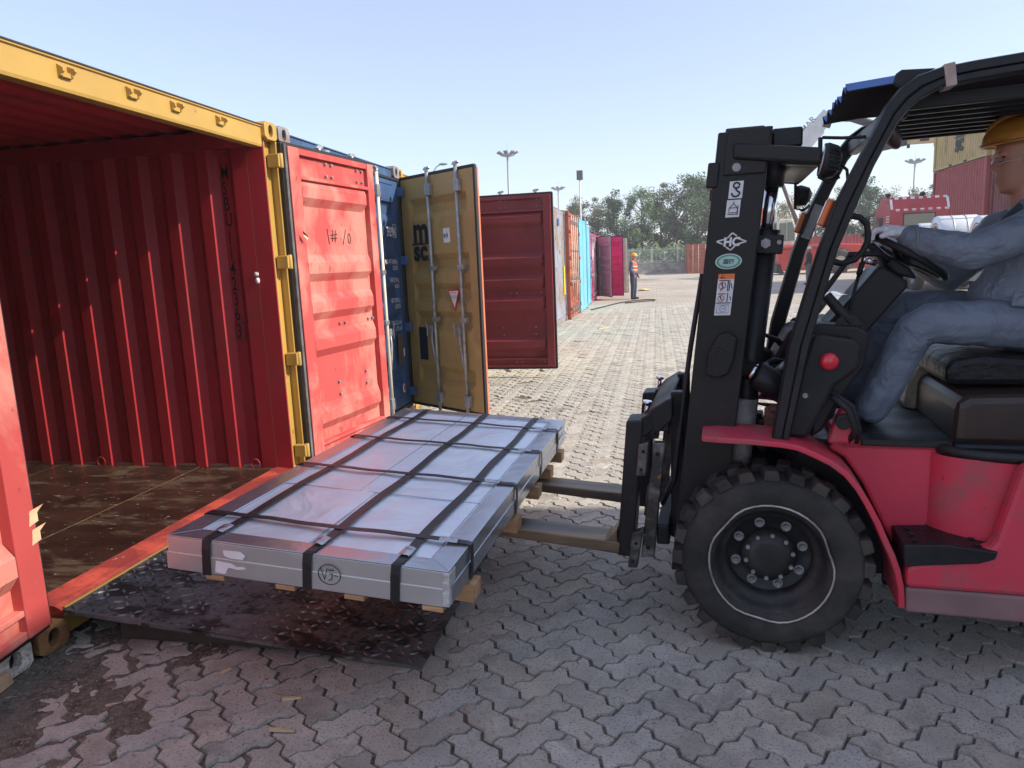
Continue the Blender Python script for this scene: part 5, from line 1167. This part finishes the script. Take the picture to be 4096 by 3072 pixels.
    MB().tube([(3.548+.006*math.cos(a)-.0*a, .842+.053*math.cos(a), 1.599+.053*math.sin(a)) for a in [2*PI*k/20 for k in range(20)]], .007, 6, closed=True).build('cuff', m_cloth, j)
    skin('shirt_collar', mat('shirt_teal', (.035, .06, .07), .7, var=.1), j, [[((3.935, Y-.05, 1.705), .022), ((3.905, Y-.01, 1.665), .022), ((3.89, Y+.02, 1.62), .02)]], .008, 2)
    MB().hexa([(3.88, Y-.190, 1.33), (3.955, Y-.193, 1.325), (3.955, Y-.180, 1.325), (3.88, Y-.178, 1.33), (3.885, Y-.194, 1.385), (3.96, Y-.196, 1.375), (3.96, Y-.183, 1.375), (3.885, Y-.182, 1.385)]).build('pocket_flap', m_cloth, j, .006)
    tr = [['e', (4.0, Y, 1.23), (.15, .175, .10)], [((3.98, .89, 1.245), .098), ((3.80, .87, 1.262), .094), ((3.62, .86, 1.265), .082), ((3.565, .86, 1.235), .078), ((3.50, .86, 1.10), .076), ((3.45, .86, .98), .074), ((3.415, .86, .915), .068)],
          [((3.98, 1.11, 1.25), .098), ((3.80, 1.14, 1.29), .092), ((3.60, 1.16, 1.305), .080), ((3.535, 1.16, 1.26), .074), ((3.46, 1.16, 1.10), .070), ((3.39, 1.16, .93), .062)]]
    skin('trousers', m_trous, r, tr, .009, 3, disp=(.010, .06))
    for y in (.855, 1.155):
        skin('shoe', mat('shoe_black', (.015, .015, .016), .5, var=.2, vs=8), r, [[((3.43, y, .895), .042), ((3.36, y-.005, .885), .036), ((3.31, y-.01, .878), .028)]], .008, 3)
    return r
operator()
def worker(label, loc, face, hgt, vest, helm, trous, sleeve, group=None):
    """Standing worker; face = heading angle"""
    r = thing('person', label, 'person', loc); k = hgt/1.75
    M = Matrix.Translation(Vector(loc)) @ Matrix.Rotation(face, 4, 'Z') @ Matrix.Scale(k, 4)
    T = lambda q: [(M @ Vector(p), rr*k) for p, rr in q]
    def E(c, rad): return ['e', M @ Vector(c), tuple(x*k for x in rad), M.to_3x3().normalized()]
    arms = [[((0, s*.19, 1.40), .055), ((-.02, s*.235, 1.14), .048), ((.10, s*.20, .93), .036)] for s in (-1, 1)]
    hands = [q for s, a in zip((-1, 1), arms) for q in hand(a[2][0], Vector(a[2][0])+Vector((.035, 0, -.075)), (0, -s, -.2), curl=.6)]
    legs = [[((0, s*.10, .92), .085), ((.01, s*.105, .50), .062), ((-.01, s*.11, .10), .045)] for s in (-1, 1)]
    skin('body', m_skin, r, [T([((0, 0, 1.45), .06), ((.01, 0, 1.56), .052)]), E((.015, 0, 1.62), (.088, .074, .11)), T([((.09, 0, 1.60), .018), ((.105, 0, 1.585), .014)]), E((0, 0, 1.2), (.10, .15, .26))]+[T(a) for a in arms]+[T(h) for h in hands]+[T(l) for l in legs], .011, 2)
    skin('trousers', trous, r, [T([(p, q+.022) for p, q in l]) for l in legs]+[E((0, 0, .95), (.12, .165, .12))], .016, 3)
    skin('jacket', sleeve, r, [T([(p, q+.018) for p, q in a[:2]]+[(a[2][0], .044)]) for a in arms]+[E((0, 0, 1.25), (.125, .18, .24)), E((0, 0, 1.02), (.135, .18, .14)), T([((0, 0, 1.45), .085), ((0, 0, 1.50), .068)])], .016, 3)
    if vest:
        v = skin('safety_vest', vest, r, [E((0, 0, 1.25), (.142, .196, .25)), E((0, 0, 1.08), (.147, .194, .11)), T([((-.01, -.12, 1.44), .06), ((-.01, .12, 1.44), .06)])], .016, 3)
        for z in (1.12, 1.25): MB(M).tube([(.153*math.cos(a), .205*math.sin(a), z) for a in [2*PI*i/24 for i in range(24)]], .022, 6, closed=True, flat=.35).build('reflective_band', mat('reflective_tape', (.55, .56, .52), .4, var=.1), v)
    for s in (-1, 1): skin('shoe', mat('shoe_black', (.015, .015, .016), .5, var=.2, vs=8), r, [T([((-.03, s*.11, .05), .05), ((.08, s*.12, .045), .045), ((.14, s*.12, .04), .036)])], .014, 2)
    g = MB(M).grid(lambda u, v: (.02+.142*math.cos(2*PI*u)*math.cos(v*PI/2)**.7, .118*math.sin(2*PI*u)*math.cos(v*PI/2)**.7, 1.655+.115*math.sin(v*PI/2)), 24, 8)
    h = g.build('hard_hat', helm, r)
    MB(M).prism([(.08, -.09), (.17, -.07), (.20, 0), (.17, .07), (.08, .09)], 'z', 1.65, 1.66).build('peak', helm, h)
    return r
worker('worker in an orange safety vest and yellow hard hat, standing by the magenta container', (1.72, 26.07, 0), -.35, 1.75,
       mat('vest_orange', (.80, .10, .03), .6, var=.12, vs=9, wrinkle=.4, ws=8), mat('helmet_yellow', (.80, .36, .02), .35, var=.05), mat('trouser_navy', (.035, .045, .075), .8, var=.2, vs=8, wrinkle=.6, ws=8), mat('sleeve_navy', (.045, .075, .13), .8, var=.2, vs=8, wrinkle=.6, ws=8))
worker('worker in dark clothes and white hard hat, seen between mast and guard', (9.64, 34.0, 0), 2.6, 1.75, None, mat('helmet_white', (.70, .80, .85), .35, var=.05), mat('trouser_grey', (.16, .18, .16), .8, var=.2, vs=8), mat('sleeve_dark', (.04, .04, .05), .8, var=.2, vs=8))
# ---------------------------------------------------------------- far side of the yard
m_wall = mat('yard_wall', (.48, .44, .37), .9, var=.2, vs=1.5, col2=(.32, .29, .25), cov=.55, s2=.8, bump=.3, bs=12)
m_fence = mat('white_railing', (.62, .63, .58), .6, var=.1)
def yard_wall():
    y = 69.6; W0 = thing('yard_wall', 'low stone wall with white railings in front of the trees', 'wall', (6, y, 0))
    MB().box(-6, 30, y, y+.28, 0, .98).build('wall_base', m_wall, W0); MB().box(-6, 30, y-.04, y+.32, .98, 1.08).build('coping', m_wall, W0, .02)
    rnd = random.Random(8)
    # coursed stones proud of the base
    sm = None
    for row in range(3):
        x = -1.0+.35*(row % 2)
        while x < 9:
            w = rnd.uniform(.55, .8)
            if sm is None:
                o = MB().box(0, .62, 0, .05, 0, .27).build('stone', m_wall, W0, .02); sm = o.data
            else:
                o = bpy.data.objects.new('stone', sm); COL.objects.link(o); o.parent = W0
            o.location = (x, y-.02, .05+row*.30); o.scale = (w/.66, 1, 1); x += w
    px = -5.2; n = 0; first = None
    while px < 29:
        if first is None:
            a = MB().box(px, px+.17, y+.04, y+.24, 1.08, 2.5).box(px-.02, px+.19, y+.02, y+.26, 2.5, 2.56).build('pillar', m_fence, W0); first = (a.data, px)
        else:
            a = bpy.data.objects.new('pillar', first[0]); COL.objects.link(a); a.parent = W0; a.location.x = px-first[1]
        if n == 0:
            g = MB()
            for z in (1.18, 2.28): g.box(px+.2, px+2.42, y+.12, y+.16, z, z+.05)
            for i in range(17):
                xx = px+.26+i*.131; g.box(xx, xx+.03, y+.125, y+.155, 1.1, 2.42).add([(xx, y+.125, 2.42), (xx+.03, y+.125, 2.42), (xx+.03, y+.155, 2.42), (xx, y+.155, 2.42), (xx+.015, y+.14, 2.52)], [(0, 1, 4), (1, 2, 4), (2, 3, 4), (3, 0, 4)])
            cx = px+1.31
            g.tube([(cx+.42*math.cos(t), y+.10, 1.72+.40*math.sin(t)) for t in [PI+PI*k/12 for k in range(13)]], .03, 6).tube([(cx, y+.10, 1.32), (cx, y+.10, 2.1)], .03, 6).tube([(cx-.2, y+.10, 2.0), (cx+.2, y+.10, 2.0)], .025, 6)
            pn = g.build('railing', m_fence, W0); pm = pn.data; p0 = px
        else:
            pn = bpy.data.objects.new('railing', pm); COL.objects.link(pn); pn.parent = W0; pn.location.x = px-p0
        px += 2.44; n += 1
yard_wall()
MB_k = structure(MB().box(-6, 30, 68.9, 69.55, -.01, .12).build('kerb', m_wall))
lane_container('brick orange container standing before the railings, lock rods towards us', 5.35, 64.2, 0, m_oran, ends=True)
def cross_container(label, x1, y0, m, L, H=2.591):
    r = thing('shipping_container', label, 'container', (x1-L/2, y0+1.2, 0)); shell(r, x1, y0, H, m, L=L); front_frame(r, x1, y0, H, m)
    for k in range(3): MB().prism([(x1-L*.30+k*2.4, 1.75), (x1-L*.30+.3+k*2.4, 1.75), (x1-L*.30+.15+k*2.4, 2.0)], 'y', y0+.018, y0+.02).build('warning_triangle', mat('sticker_amber', (.7, .32, .03), .5), r)
    return r
cross_container('long rust red container lying behind the reach stacker', 27.0, 61, m_stk, 12.19, 2.7)
# ---- trees
def leafmat(name, c, c2): return mat(name, c, .6, var=.35, vs=.9, col2=c2, cov=.52, s2=.7, soft=.15, spec=.3)
m_leaf = [leafmat('leaf_green', (.115, .18, .065), (.09, .145, .055)), leafmat('leaf_olive', (.16, .18, .075), (.12, .14, .06)), leafmat('leaf_tan', (.24, .20, .10), (.14, .135, .065)), leafmat('leaf_fresh', (.12, .20, .06), (.08, .15, .045))]
m_bark = mat('bark', (.10, .080, .062), .9, var=.3, vs=4, bump=.4, bs=20)
def crown_mesh(seed, mi, Hh=8.0, Rr=2.1, n=8000, low=.22):
    rnd = random.Random(seed); cl = []; tr = MB()
    tr.tube([(0, 0, 0), (.06, .03, Hh*.25), (-.05, .08, Hh*.5), (.02, 0, Hh*.8)], [.15, .11, .08, .02], 7)
    for k in range(19):
        z = Hh*lerp(low, .96, (k+rnd.random())/19); a = rnd.uniform(0, 2*PI); f = math.sin(PI*min(1, ((z/Hh-low)/(1.02-low)))**.75)
        rad = Rr*(.25+.75*f)*rnd.uniform(.45, 1.0); tip = Vector((rad*math.cos(a), rad*math.sin(a), z))
        zb = max(.8, z-rad*.7-.5); b = Vector((.03, .03, zb)); mid = lerp(b, tip, .55)+Vector((rnd.gauss(0, .15), rnd.gauss(0, .15), .25))
        tr.tube([b, mid, tip], [.05, .03, .012], 5); cl.append((tip, rnd.uniform(.55, 1.05))); cl.append((mid, rnd.uniform(.4, .7)))
        for _ in range(2):
            t2 = lerp(mid, tip, rnd.random())+Vector((rnd.gauss(0, .5), rnd.gauss(0, .5), rnd.gauss(.15, .35))); tr.tube([mid, t2], [.018, .007], 4); cl.append((t2, rnd.uniform(.35, .7)))
    V = []; Fc = []
    for _ in range(n):
        c, s = rnd.choice(cl); d = Vector((rnd.gauss(0, 1), rnd.gauss(0, 1), rnd.gauss(0, .8))).normalized()*s*rnd.random()**.45
        p = c+d; u = Vector((rnd.gauss(0, 1), rnd.gauss(0, 1), rnd.gauss(0, 1))).normalized(); w = u.orthogonal().normalized(); l = rnd.uniform(.06, .125)
        o = len(V); V += [p-u*l, p+w*l*.5, p+u*l, p-w*l*.5]; Fc.append((o, o+1, o+2, o+3))
    me = bpy.data.meshes.new('crown'); me.from_pydata([tuple(v) for v in V], [], Fc); me.materials.append(m_leaf[mi])
    tm = bpy.data.meshes.new('trunk'); tm.from_pydata(tr.v, [], tr.f); tm.materials.append(m_bark)
    return me, tm
KINDS = [crown_mesh(1, 0), crown_mesh(2, 1), crown_mesh(3, 2, n=4500), crown_mesh(4, 0, Rr=2.5, n=9500), crown_mesh(5, 1, Rr=1.9)]
KN = ['dense green', 'olive green', 'thin tan leaved', 'broad dark green', 'narrow olive']
def tree(x, y, h, k, rot, where):
    t = thing('tree', f'{KN[k]} tree {where}', 'tree', (x, y, 0), 'trees beyond the yard wall')
    s = h/8.0; t.rotation_euler = (0, 0, rot); t.scale = (s*1.05, s*1.05, s)
    for nm, me in zip(('crown', 'trunk'), KINDS[k]):
        o = bpy.data.objects.new(nm, me); COL.objects.link(o); o.parent = t
    return t
TR = [(-9.5, 78, 7.6, 1, 'behind the container row, first from the left'), (-6.2, 76, 7.9, 1, 'behind the container row by the single lamp'), (-3.4, 75.5, 7.5, 4, 'rising above the light blue containers'), (-1.5, 76, 8.0, 0, 'rising above the magenta doors'),
      (1.2, 75.5, 8.8, 3, 'behind the railings above the orange vest'), (3.2, 77, 8.6, 4, 'behind the railings, half covered by a tan one'), (4.7, 75.5, 8.7, 2, 'behind the middle of the railings'), (6.8, 76, 9.9, 3, 'tallest, beside the forklift mast'), (8.3, 77, 9.3, 1, 'cut by the forklift mast'), (10.5, 76.5, 9.0, 0, 'hidden mostly by the mast'),
      (13.2, 77, 7.6, 2, 'behind the reach stacker boom'), (16.0, 76, 7.0, 2, 'between mast and guard leg'), (18.6, 77, 7.3, 4, 'behind the guard leg'), (21.2, 76.5, 7.4, 1, 'right of the guard leg'), (23.3, 76, 7.8, 0, 'left of the red truck cab'), (25.4, 76.5, 7.3, 2, 'behind the red truck cab'), (27.4, 77, 6.9, 1, 'left of the container stack'), (30.0, 78, 7.0, 4, 'hidden by the container stack')]
for i, (x, y, h, k, w) in enumerate(TR): tree(x, y, h, k, i*1.7, w)
# hedge in front of the trees
def hedge():
    rnd = random.Random(21); V = []; Fc = []
    for _ in range(9000):
        x = rnd.uniform(-8, 30); top = 2.2+1.0*fnoise(x*.5, 2, 1)+.5*fnoise(x*1.7, 5, 1); z = .4+max(.3, top)*rnd.random()**.6; y = 72.3+rnd.gauss(0, .6)
        p = Vector((x, y, z)); u = Vector((rnd.gauss(0, 1), rnd.gauss(0, 1), rnd.gauss(0, 1))).normalized(); w = u.orthogonal().normalized(); l = rnd.uniform(.08, .17)
        o = len(V); V += [tuple(p-u*l), tuple(p+w*l*.6), tuple(p+u*l), tuple(p-w*l*.6)]; Fc.append((o, o+1, o+2, o+3))
    g = MB(); g.v = V; g.f = Fc; g.sm = [False]*len(Fc)
    tag(g.build('hedge', m_leaf[3]), 'light green hedge between the railings and the trees', 'hedge', kind='stuff')
    V = []; Fc = []                                         # dense dark undergrowth behind it
    for _ in range(7000):
        x = rnd.uniform(-14, 34); z = .3+4.2*rnd.random()**1.1*(.6+.4*fnoise(x*.4, 3, 9)); p = Vector((x, 80+rnd.gauss(0, 1), z)); u = Vector((rnd.gauss(0, 1), rnd.gauss(0, 1), rnd.gauss(0, 1))).normalized(); w = u.orthogonal().normalized(); l = rnd.uniform(.15, .32)
        o = len(V); V += [tuple(p-u*l), tuple(p+w*l*.6), tuple(p+u*l), tuple(p-w*l*.6)]; Fc.append((o, o+1, o+2, o+3))
    g = MB(); g.v = V; g.f = Fc; g.sm = [False]*len(Fc)
    tag(g.build('undergrowth', m_leaf[1]), 'dim undergrowth filling the gaps between the far trunks', 'undergrowth', kind='stuff')
hedge()
# ---- lamps
m_pole = mat('lamp_pole', (.32, .33, .34), .5, .3, var=.1); m_lampd = mat('lamp_dark', (.07, .075, .08), .5)
def high_mast(x, y, h, label):
    r = thing('high_mast_light', label, 'light mast', (x, y, 0), 'high mast lights over the yard'); MB().tube([(x, y, 0), (x, y, h)], [.38, .20], 10).build('pole', m_pole, r); MB().tube([(x, y, h), (x, y, h+2.6)], [.04, .02], 5).build('lightning_rod', m_pole, r)
    MB().lathe([(.2, -.6), (1.5, -.3), (1.5, -.15), (.2, .2)], (x, y, h), 'z', 14).build('ring', m_pole, r)
    for i in range(8):
        a = 2*PI*i/8; MB().beam((x+1.1*math.cos(a), y+1.1*math.sin(a), h-.2), (x+2.2*math.cos(a), y+2.2*math.sin(a), h+.35), .8, .25).build('floodlight', m_lampd, r)
high_mast(-27.5, 150, 24.0, 'tall light mast above the dark red door, nearest one'); high_mast(-26.8, 225, 23.7, 'far light mast above the grey container'); high_mast(63.2, 190, 21.4, 'light mast seen left of the container stack')
r = thing('street_lamp', 'single pole lamp with a box head above the trees', 'lamp', (-4.7, 70.8, 0)); MB().tube([(-4.7, 70.8, 0), (-4.7, 70.8, 9.5)], [.11, .07], 8).build('pole', mat('pole_white', (.6, .6, .6), .5), r); MB().box(-5.0, -4.4, 70.6, 71.0, 9.4, 10.3).build('lamp_head', m_lampd, r, .05)
r = thing('street_lamp', 'curved street lamp peeping over the gold door', 'lamp', (-13.4, 50, 0)); MB().tube([(-13.4, 50, 0), (-13.4, 50, 7.8), (-13.35, 50, 8.4), (-13.1, 50, 8.75), (-12.8, 50, 8.9)], [.09, .06, .05, .05, .05], 8).build('pole', MATS['pole_white'], r); MB().ell((-12.55, 50, 8.92), (.35, .16, .10), 12, 8).build('lamp_head', mat('lamp_blue', (.20, .38, .48), .4), r)
# ---- reach stacker
def stacker():
    r = thing('reach_stacker', 'red reach stacker with white boom and yellow spreader behind the forklift', 'reach stacker', (13, 51, 0)); mr = paint('stacker_red', (.55, .045, .03), (.45, .06, .04), .66, cov3=.9); mw = paint('stacker_white', (.62, .63, .62), (.5, .5, .48), .66, cov3=.9); mc = mat('cab_cream', (.62, .58, .46), .5); mg = glass('cab_glass', (.05, .075, .065))
    MB().prism([(10.65, 1.95), (14.5, 2.0), (18.5, 1.7), (18.5, .55), (15.8, .5), (11.4, .25), (11.05, .25)], 'y', 50.2, 53.2).build('chassis', mr, r, .08)
    MB().prism([(11.3, .12), (11.05, .3), (10.95, .7), (10.7, .7), (10.7, .2), (11, .08)], 'y', 50.15, 53.1).build('bumper', m_fblk, r)
    MB().box(10.75, 14.3, 50.1, 50.2, 1.70, 1.78).build('trim_line', mat('trim_dark', (.10, .02, .02), .5), r)
    c = MB().prism([(10.75, 1.98), (10.75, 3.6), (10.85, 3.78), (11.75, 3.78), (12.0, 3.0), (12.0, 1.98)], 'y', 50.6, 52.3).build('cab', mc, r, .05)
    MB().prism([(10.9, 2.3), (10.9, 3.5), (11.35, 3.5), (11.35, 2.3)], 'y', 50.57, 50.59).build('cab_window', mg, c); MB().prism([(11.42, 2.3), (11.42, 3.55), (11.72, 3.55), (11.9, 2.95), (11.9, 2.3)], 'y', 50.57, 50.59).build('cab_window', mg, c); MB().box(10.72, 10.745, 50.75, 52.1, 2.4, 3.55).build('cab_window', mg, c)
    for x in (14.7, 17.6):
        w = MB().lathe([(.35, 0), (.62, -.03), (.78, .06), (.80, .18), (.80, .5), (.7, .6)], (x, 49.75, .80), 'y', 28).build('wheel', m_tyre, r); MB().lathe([(.36, .02), (.30, .18), (0, .18)], (x, 49.75, .8), 'y', 20).build('rim', mc, w)
        g = MB()
        for i in range(18):
            a = 2*PI*i/18; g.beam((x+.80*math.cos(a), 49.85, .8+.8*math.sin(a)), (x+.80*math.cos(a+.1), 50.25, .8+.8*math.sin(a+.1)), .11, .08)
        o = g.build('tread_blocks', m_tyre, w); o['kind'] = 'stuff'
    b = MB().hexa([(9.6, 51.2, 4.5), (9.6, 52.1, 4.5), (9.6, 52.1, 5.5), (9.6, 51.2, 5.5), (13.6, 50.6, 9.0), (13.6, 51.5, 9.0), (13.6, 51.5, 10.7), (13.6, 50.6, 10.7)])
    b = MB().beam((9.2, 51.6, 5.0), (13.3, 51.2, 9.7), .9, 1.15).build('boom', mw, r, .05); MB().beam((13.2, 51.2, 9.6), (14.0, 51.1, 10.5), .75, .95).build('boom_extension', mw, b, .04)
    MB().beam((13.75, 50.75, 9.6), (14.1, 50.75, 10.6), .1, .5).build('boom_head', m_fblk, b, .03)
    text(b, 'KALMAR', (11.75, 50.95, 8.6), Vector((4.1, -.4, 4.7)), Vector((-4.7, 0, 4.1)), .55, mat('grey_letters', (.25, .26, .27), .5), bold=.01, lift=.02)
    MB().tube([(12.3, 50.9, 3.0), (11.0, 51.0, 6.4)], [.16, .12], 10).build('lift_ram', mat('ram_dark', (.10, .06, .055), .4, .3), r)
    MB().tube([(14.0, 51, 10.3), (15.2, 50.2, 10.0), (16.2, 49, 9.3)], [.28, .25, .25], 8).build('spreader_link', m_fblk, r)
    s = MB().prism([(17.35, 7.55), (17.35, 7.95), (17.75, 8.05), (18.15, 8.50), (18.35, 8.50), (18.65, 8.05), (18.95, 8.0), (18.95, 7.55)], 'y', 45.8, 46.1).build('spreader_end', mat('spreader_tan', (.52, .36, .19), .6, var=.25, vs=2, col2=(.25, .22, .18), cov=.6, s2=2), r, .03)
    MB().box(17.95, 18.45, 45.78, 45.795, 7.68, 7.86).build('spreader_slot', m_dark, s)
    for x in (17.38, 18.85): MB().cyl((x, 45.95, 7.56), (x, 45.95, 7.35), .09, n=8).build('twistlock', m_fblk, s)
    for dz in (7.75, 8.15): MB().beam((17.7, 46.1, dz), (16.0, 49.5, dz-.05), .35, .28).build('spreader_beam', m_fblk, r, .02)
    return r
stacker()
# ---- truck with steel coils
def truck():
    r = thing('truck', 'red truck cab with striped reflective tape, seen from behind', 'truck', (12.7, 27, 0)); mr = paint('truck_red', (.42, .04, .05), (.34, .05, .055), .66, cov3=.9); mg = glass('truck_glass', (.10, .085, .07)); x0, x1, y0 = 11.5, 13.62, 28.5
    c = MB().prism([(y0, .95), (y0, 2.95), (y0+.25, 3.44), (y0+1.3, 3.55), (y0+2.0, 3.0), (y0+2.25, 2.3), (y0+2.35, .8)], 'x', x0, x1).build('cab', mr, r, .08)
    ww = MB().box(12.0, 13.08, y0-.012, y0-.002, 2.38, 2.80).build('rear_window', mg, c); MB().box(11.96, 13.12, y0-.006, y0+.01, 2.34, 2.84).build('window_seal', m_rub, c)
    for z in (3.08, 3.22): MB().box(12.0, 13.1, y0+.06+.5*(z-2.95)-.01, y0+.13+.5*(z-2.95), z-.05, z+.05).build('fairing_rib', mr, c, .02)
    # striped tape: alternating red and white pieces
    mwt = mat('tape_white', (.72, .72, .72), .4); mrt = mat('tape_red', (.55, .03, .035), .4)
    f = lambda z: y0+.5*(z-2.95)-.012
    for z in (2.97, 3.425):
        n = 14
        for i in range(n):
            a, b = lerp(x0+.05, x1-.05, i/n), lerp(x0+.05, x1-.05, (i+1)/n); yy = f(z)
            MB().hexa([(a, yy-.006, z-.04), (b, yy-.006, z-.04), (b, yy+.03, z-.04), (a, yy+.03, z-.04), (a, yy+.03, z+.04), (b, yy+.03, z+.04), (b, yy+.06, z+.04), (a, yy+.06, z+.04)]).build('reflective_tape', mwt if i % 2 else mrt, c)
    for x in (x0+.06, x1-.06): MB().hexa([(x-.04, f(3.0)-.004, 3.0), (x+.04, f(3.0)-.004, 3.0), (x+.04, f(3.0)+.03, 3.0), (x-.04, f(3.0)+.03, 3.0), (x-.04, f(3.4)-.004, 3.4), (x+.04, f(3.4)-.004, 3.4), (x+.04, f(3.4)+.03, 3.4), (x-.04, f(3.4)+.03, 3.4)]).build('reflective_tape', mwt, c)
    MB().prism([(y0+.9, 1.9), (y0+.9, 2.75), (y0+1.75, 2.75), (y0+2.0, 1.9)], 'x', x0-.012, x0-.002).build('side_window', mg, c)
    for z in (2.55, 2.65, 2.75): MB().box(x0-.008, x0-.002, y0+.1, y0+.5, z-.02, z+.02).build('cab_stripe', mwt, c)
    MB().box(x0-.35, x0-.2, y0+2.0, y0+2.1, 2.0, 2.85).tube([(x0, y0+2.05, 2.9), (x0-.28, y0+2.05, 2.85)], .02, 6).build('mirror', m_fblk, c)
    for x in (x0+.15, 12.9): MB().ell((x, y0+.9, 3.60), (.10, .16, .09), 10, 8).build('horn', m_fblk, c)
    for x, z in ((11.9, 2.15), (12.2, 2.1)): MB().tube([(x+.12*math.cos(t), y0-.12, z+.14*math.sin(t)) for t in [2*PI*k/12 for k in range(12)]], .03, 6, closed=True).build('air_line', m_rub, r)
    MB().box(12.1, 13.1, 15, 31, .75, 1.0).build('chassis', m_fblk, r); MB().box(11.6, 13.9, 14.5, 27.6, 1.12, 1.28).build('flatbed', mat('bed_steel', (.16, .14, .13), .7, var=.3), r)
    MB().box(11.62, 11.70, 15, 22, .5, 1.1).build('side_guard', mat('guard_grey', (.26, .26, .25), .6), r)
    for y in (17.2, 18.5, 23.3, 26.1, 27.4, 29.6):
        for x, s in ((11.6, 1), (13.9, -1)):
            w = MB().lathe([(.27, .02*s), (.42, 0), (.50, .03*s), (.51, .09*s), (.51, .28*s), (.45, .3*s)], (x, y, .515), 'x', 28).build('wheel', m_tyre, r); MB().lathe([(.28, .03*s), (.24, .12*s), (.12, .12*s), (.10, .04*s), (0, .04*s)], (x, y, .515), 'x', 18).build('rim', mat('rim_grey', (.28, .27, .26), .6), w)
    for y in (23.3, 26.6): MB().prism([(y+.62*math.cos(t), .52+.62*math.sin(t)) for t in [PI*k/10 for k in range(11)]]+[(y-.58*math.cos(t), .52+.58*math.sin(t)) for t in [PI*k/10 for k in range(11)]], 'x', 11.6, 11.95).build('mudguard', m_fblk, r)
    return r
truck()
def coil(label, x0, x1, y, z, R):
    r = thing('steel_coil', label, 'coil', ((x0+x1)/2, y, z-R), 'wrapped steel coils on the truck'); mw = mat('coil_wrap', (.72, .74, .76), .35, .2, var=.08, vs=5, wrinkle=.2, ws=4)
    w = MB().lathe([(R*.42, .0), (R*.97, 0), (R, .03), (R, x1-x0-.03), (R*.97, x1-x0), (R*.42, x1-x0)], (x0, y, z), 'x', 36).build('wrap', mw, r)
    for k in (.33, .66): MB().lathe([(R+.001, -.02), (R+.008, -.02), (R+.008, .02), (R+.001, .02)], (lerp(x0, x1, k), y, z), 'x', 36).build('band', m_galv, r)
    for a in (.9, 1.6, 2.3): MB().beam((x0+.02, y-(R+.006)*math.cos(a), z+(R+.006)*math.sin(a)), (x1-.02, y-(R+.006)*math.cos(a), z+(R+.006)*math.sin(a)), .03, .008).build('band', m_galv, r)
    MB().lathe([(R*.98, 0), (R*.98, .01)], (x0-.012, y, z), 'x', 36); MB().lathe([(R*.60, 0), (R*.42, .01), (R*.42, .2)], (x0-.006, y, z), 'x', 24).build('core_ring', mat('coil_red', (.45, .20, .17), .5), r)
coil('white wrapped steel coil nearest the cab, with a red core ring', 11.72, 12.95, 24.4, 2.0, .52); coil('white wrapped steel coil second from the cab', 12.3, 13.6, 22.7, 1.92, .50); coil('white wrapped steel coil third from the cab behind the operator', 11.7, 13.0, 26.0, 1.86, .50); coil('white wrapped steel coil farthest back on the truck', 12.4, 13.7, 20.6, 1.9, .50)
# ---------------------------------------------------------------- things lying about on the paving
def litter():
    o = MB().grid(lambda u, v: (lerp(1.75, 2.3, u), lerp(33.2, 34.4, v), .02+.10*abs(fnoise(u*2, v*2, 5))+.04*math.sin(u*5)), 10, 10).build('plastic_sheet', mat('sheet_yellow', (.75, .52, .12), .6, var=.2, vs=5), org=(2.0, 33.8, 0)); tag(o, 'crumpled yellow sheet lying behind the worker in the orange vest', 'sheet')
    o = MB().hexa([(1.28, 14.18, .0), (1.50, 14.42, .0), (1.47, 14.45, .0), (1.25, 14.21, .0), (1.28, 14.18, .02), (1.50, 14.42, .02), (1.47, 14.45, .02), (1.25, 14.21, .02)]).build('timber_offcut', mat('slat_wood', (.62, .48, .28), .8), org=(1.4, 14.3, 0)); tag(o, 'pale wooden slat lying on the sunny paving', 'slat')
    pts = [(.55, 20.5), (.85, 21.8), (1.25, 23.6), (1.75, 24.8), (2.25, 25.2), (2.55, 24.9), (2.5, 24.4), (2.1, 24.2), (1.5, 23.4)]
    o = MB().tube([(x, y, .022) for x, y in pts], .018, 6).build('cable', m_rub, org=(1.5, 23, 0)); tag(o, 'dark cable looping on the ground by the worker', 'cable')
    rnd = random.Random(31)
    for lab, x, y, a, L in (('small wood chip near the ramp corner', 1.22, -.12, .3, .035), ('thin splinter lying at the ramp front', .86, .02, 1.1, .02), ('broken slat sliver in the near paving', 1.28, -.30, .1, .045)):
        c, s_ = math.cos(a), math.sin(a); w = .008
        o = MB().hexa([(x-c*L-s_*w, y-s_*L+c*w, .003), (x+c*L-s_*w*.3, y+s_*L+c*w*.3, .003), (x+c*L+s_*w, y+s_*L-c*w, .003), (x-c*L+s_*w, y-s_*L-c*w, .003), (x-c*L-s_*w, y-s_*L+c*w, .010), (x+c*L-s_*w*.3, y+s_*L+c*w*.3, .008), (x+c*L+s_*w, y+s_*L-c*w, .009), (x-c*L+s_*w, y-s_*L-c*w, .011)]).build('wood_chip', MATS['slat_wood'], org=(x, y, 0)); tag(o, lab, 'wood chip')
litter()
# ---------------------------------------------------------------- thin haze over the yard
def haze():
    m = bpy.data.materials.new('haze'); m.use_nodes = True; nt = m.node_tree
    nt.nodes.remove(nt.nodes['Principled BSDF']); v = nt.nodes.new('ShaderNodeVolumePrincipled')
    v.inputs['Color'].default_value = (.93, .95, 1, 1); v.inputs['Density'].default_value = .0016; v.inputs['Anisotropy'].default_value = .2
    nt.links.new(v.outputs[0], nt.nodes['Material Output'].inputs['Volume'])
    o = MB().box(-305, 405, -85, 425, -1.0, 28).build('haze', m); tag(o, 'thin even haze over the yard', 'haze', kind='stuff')
haze()
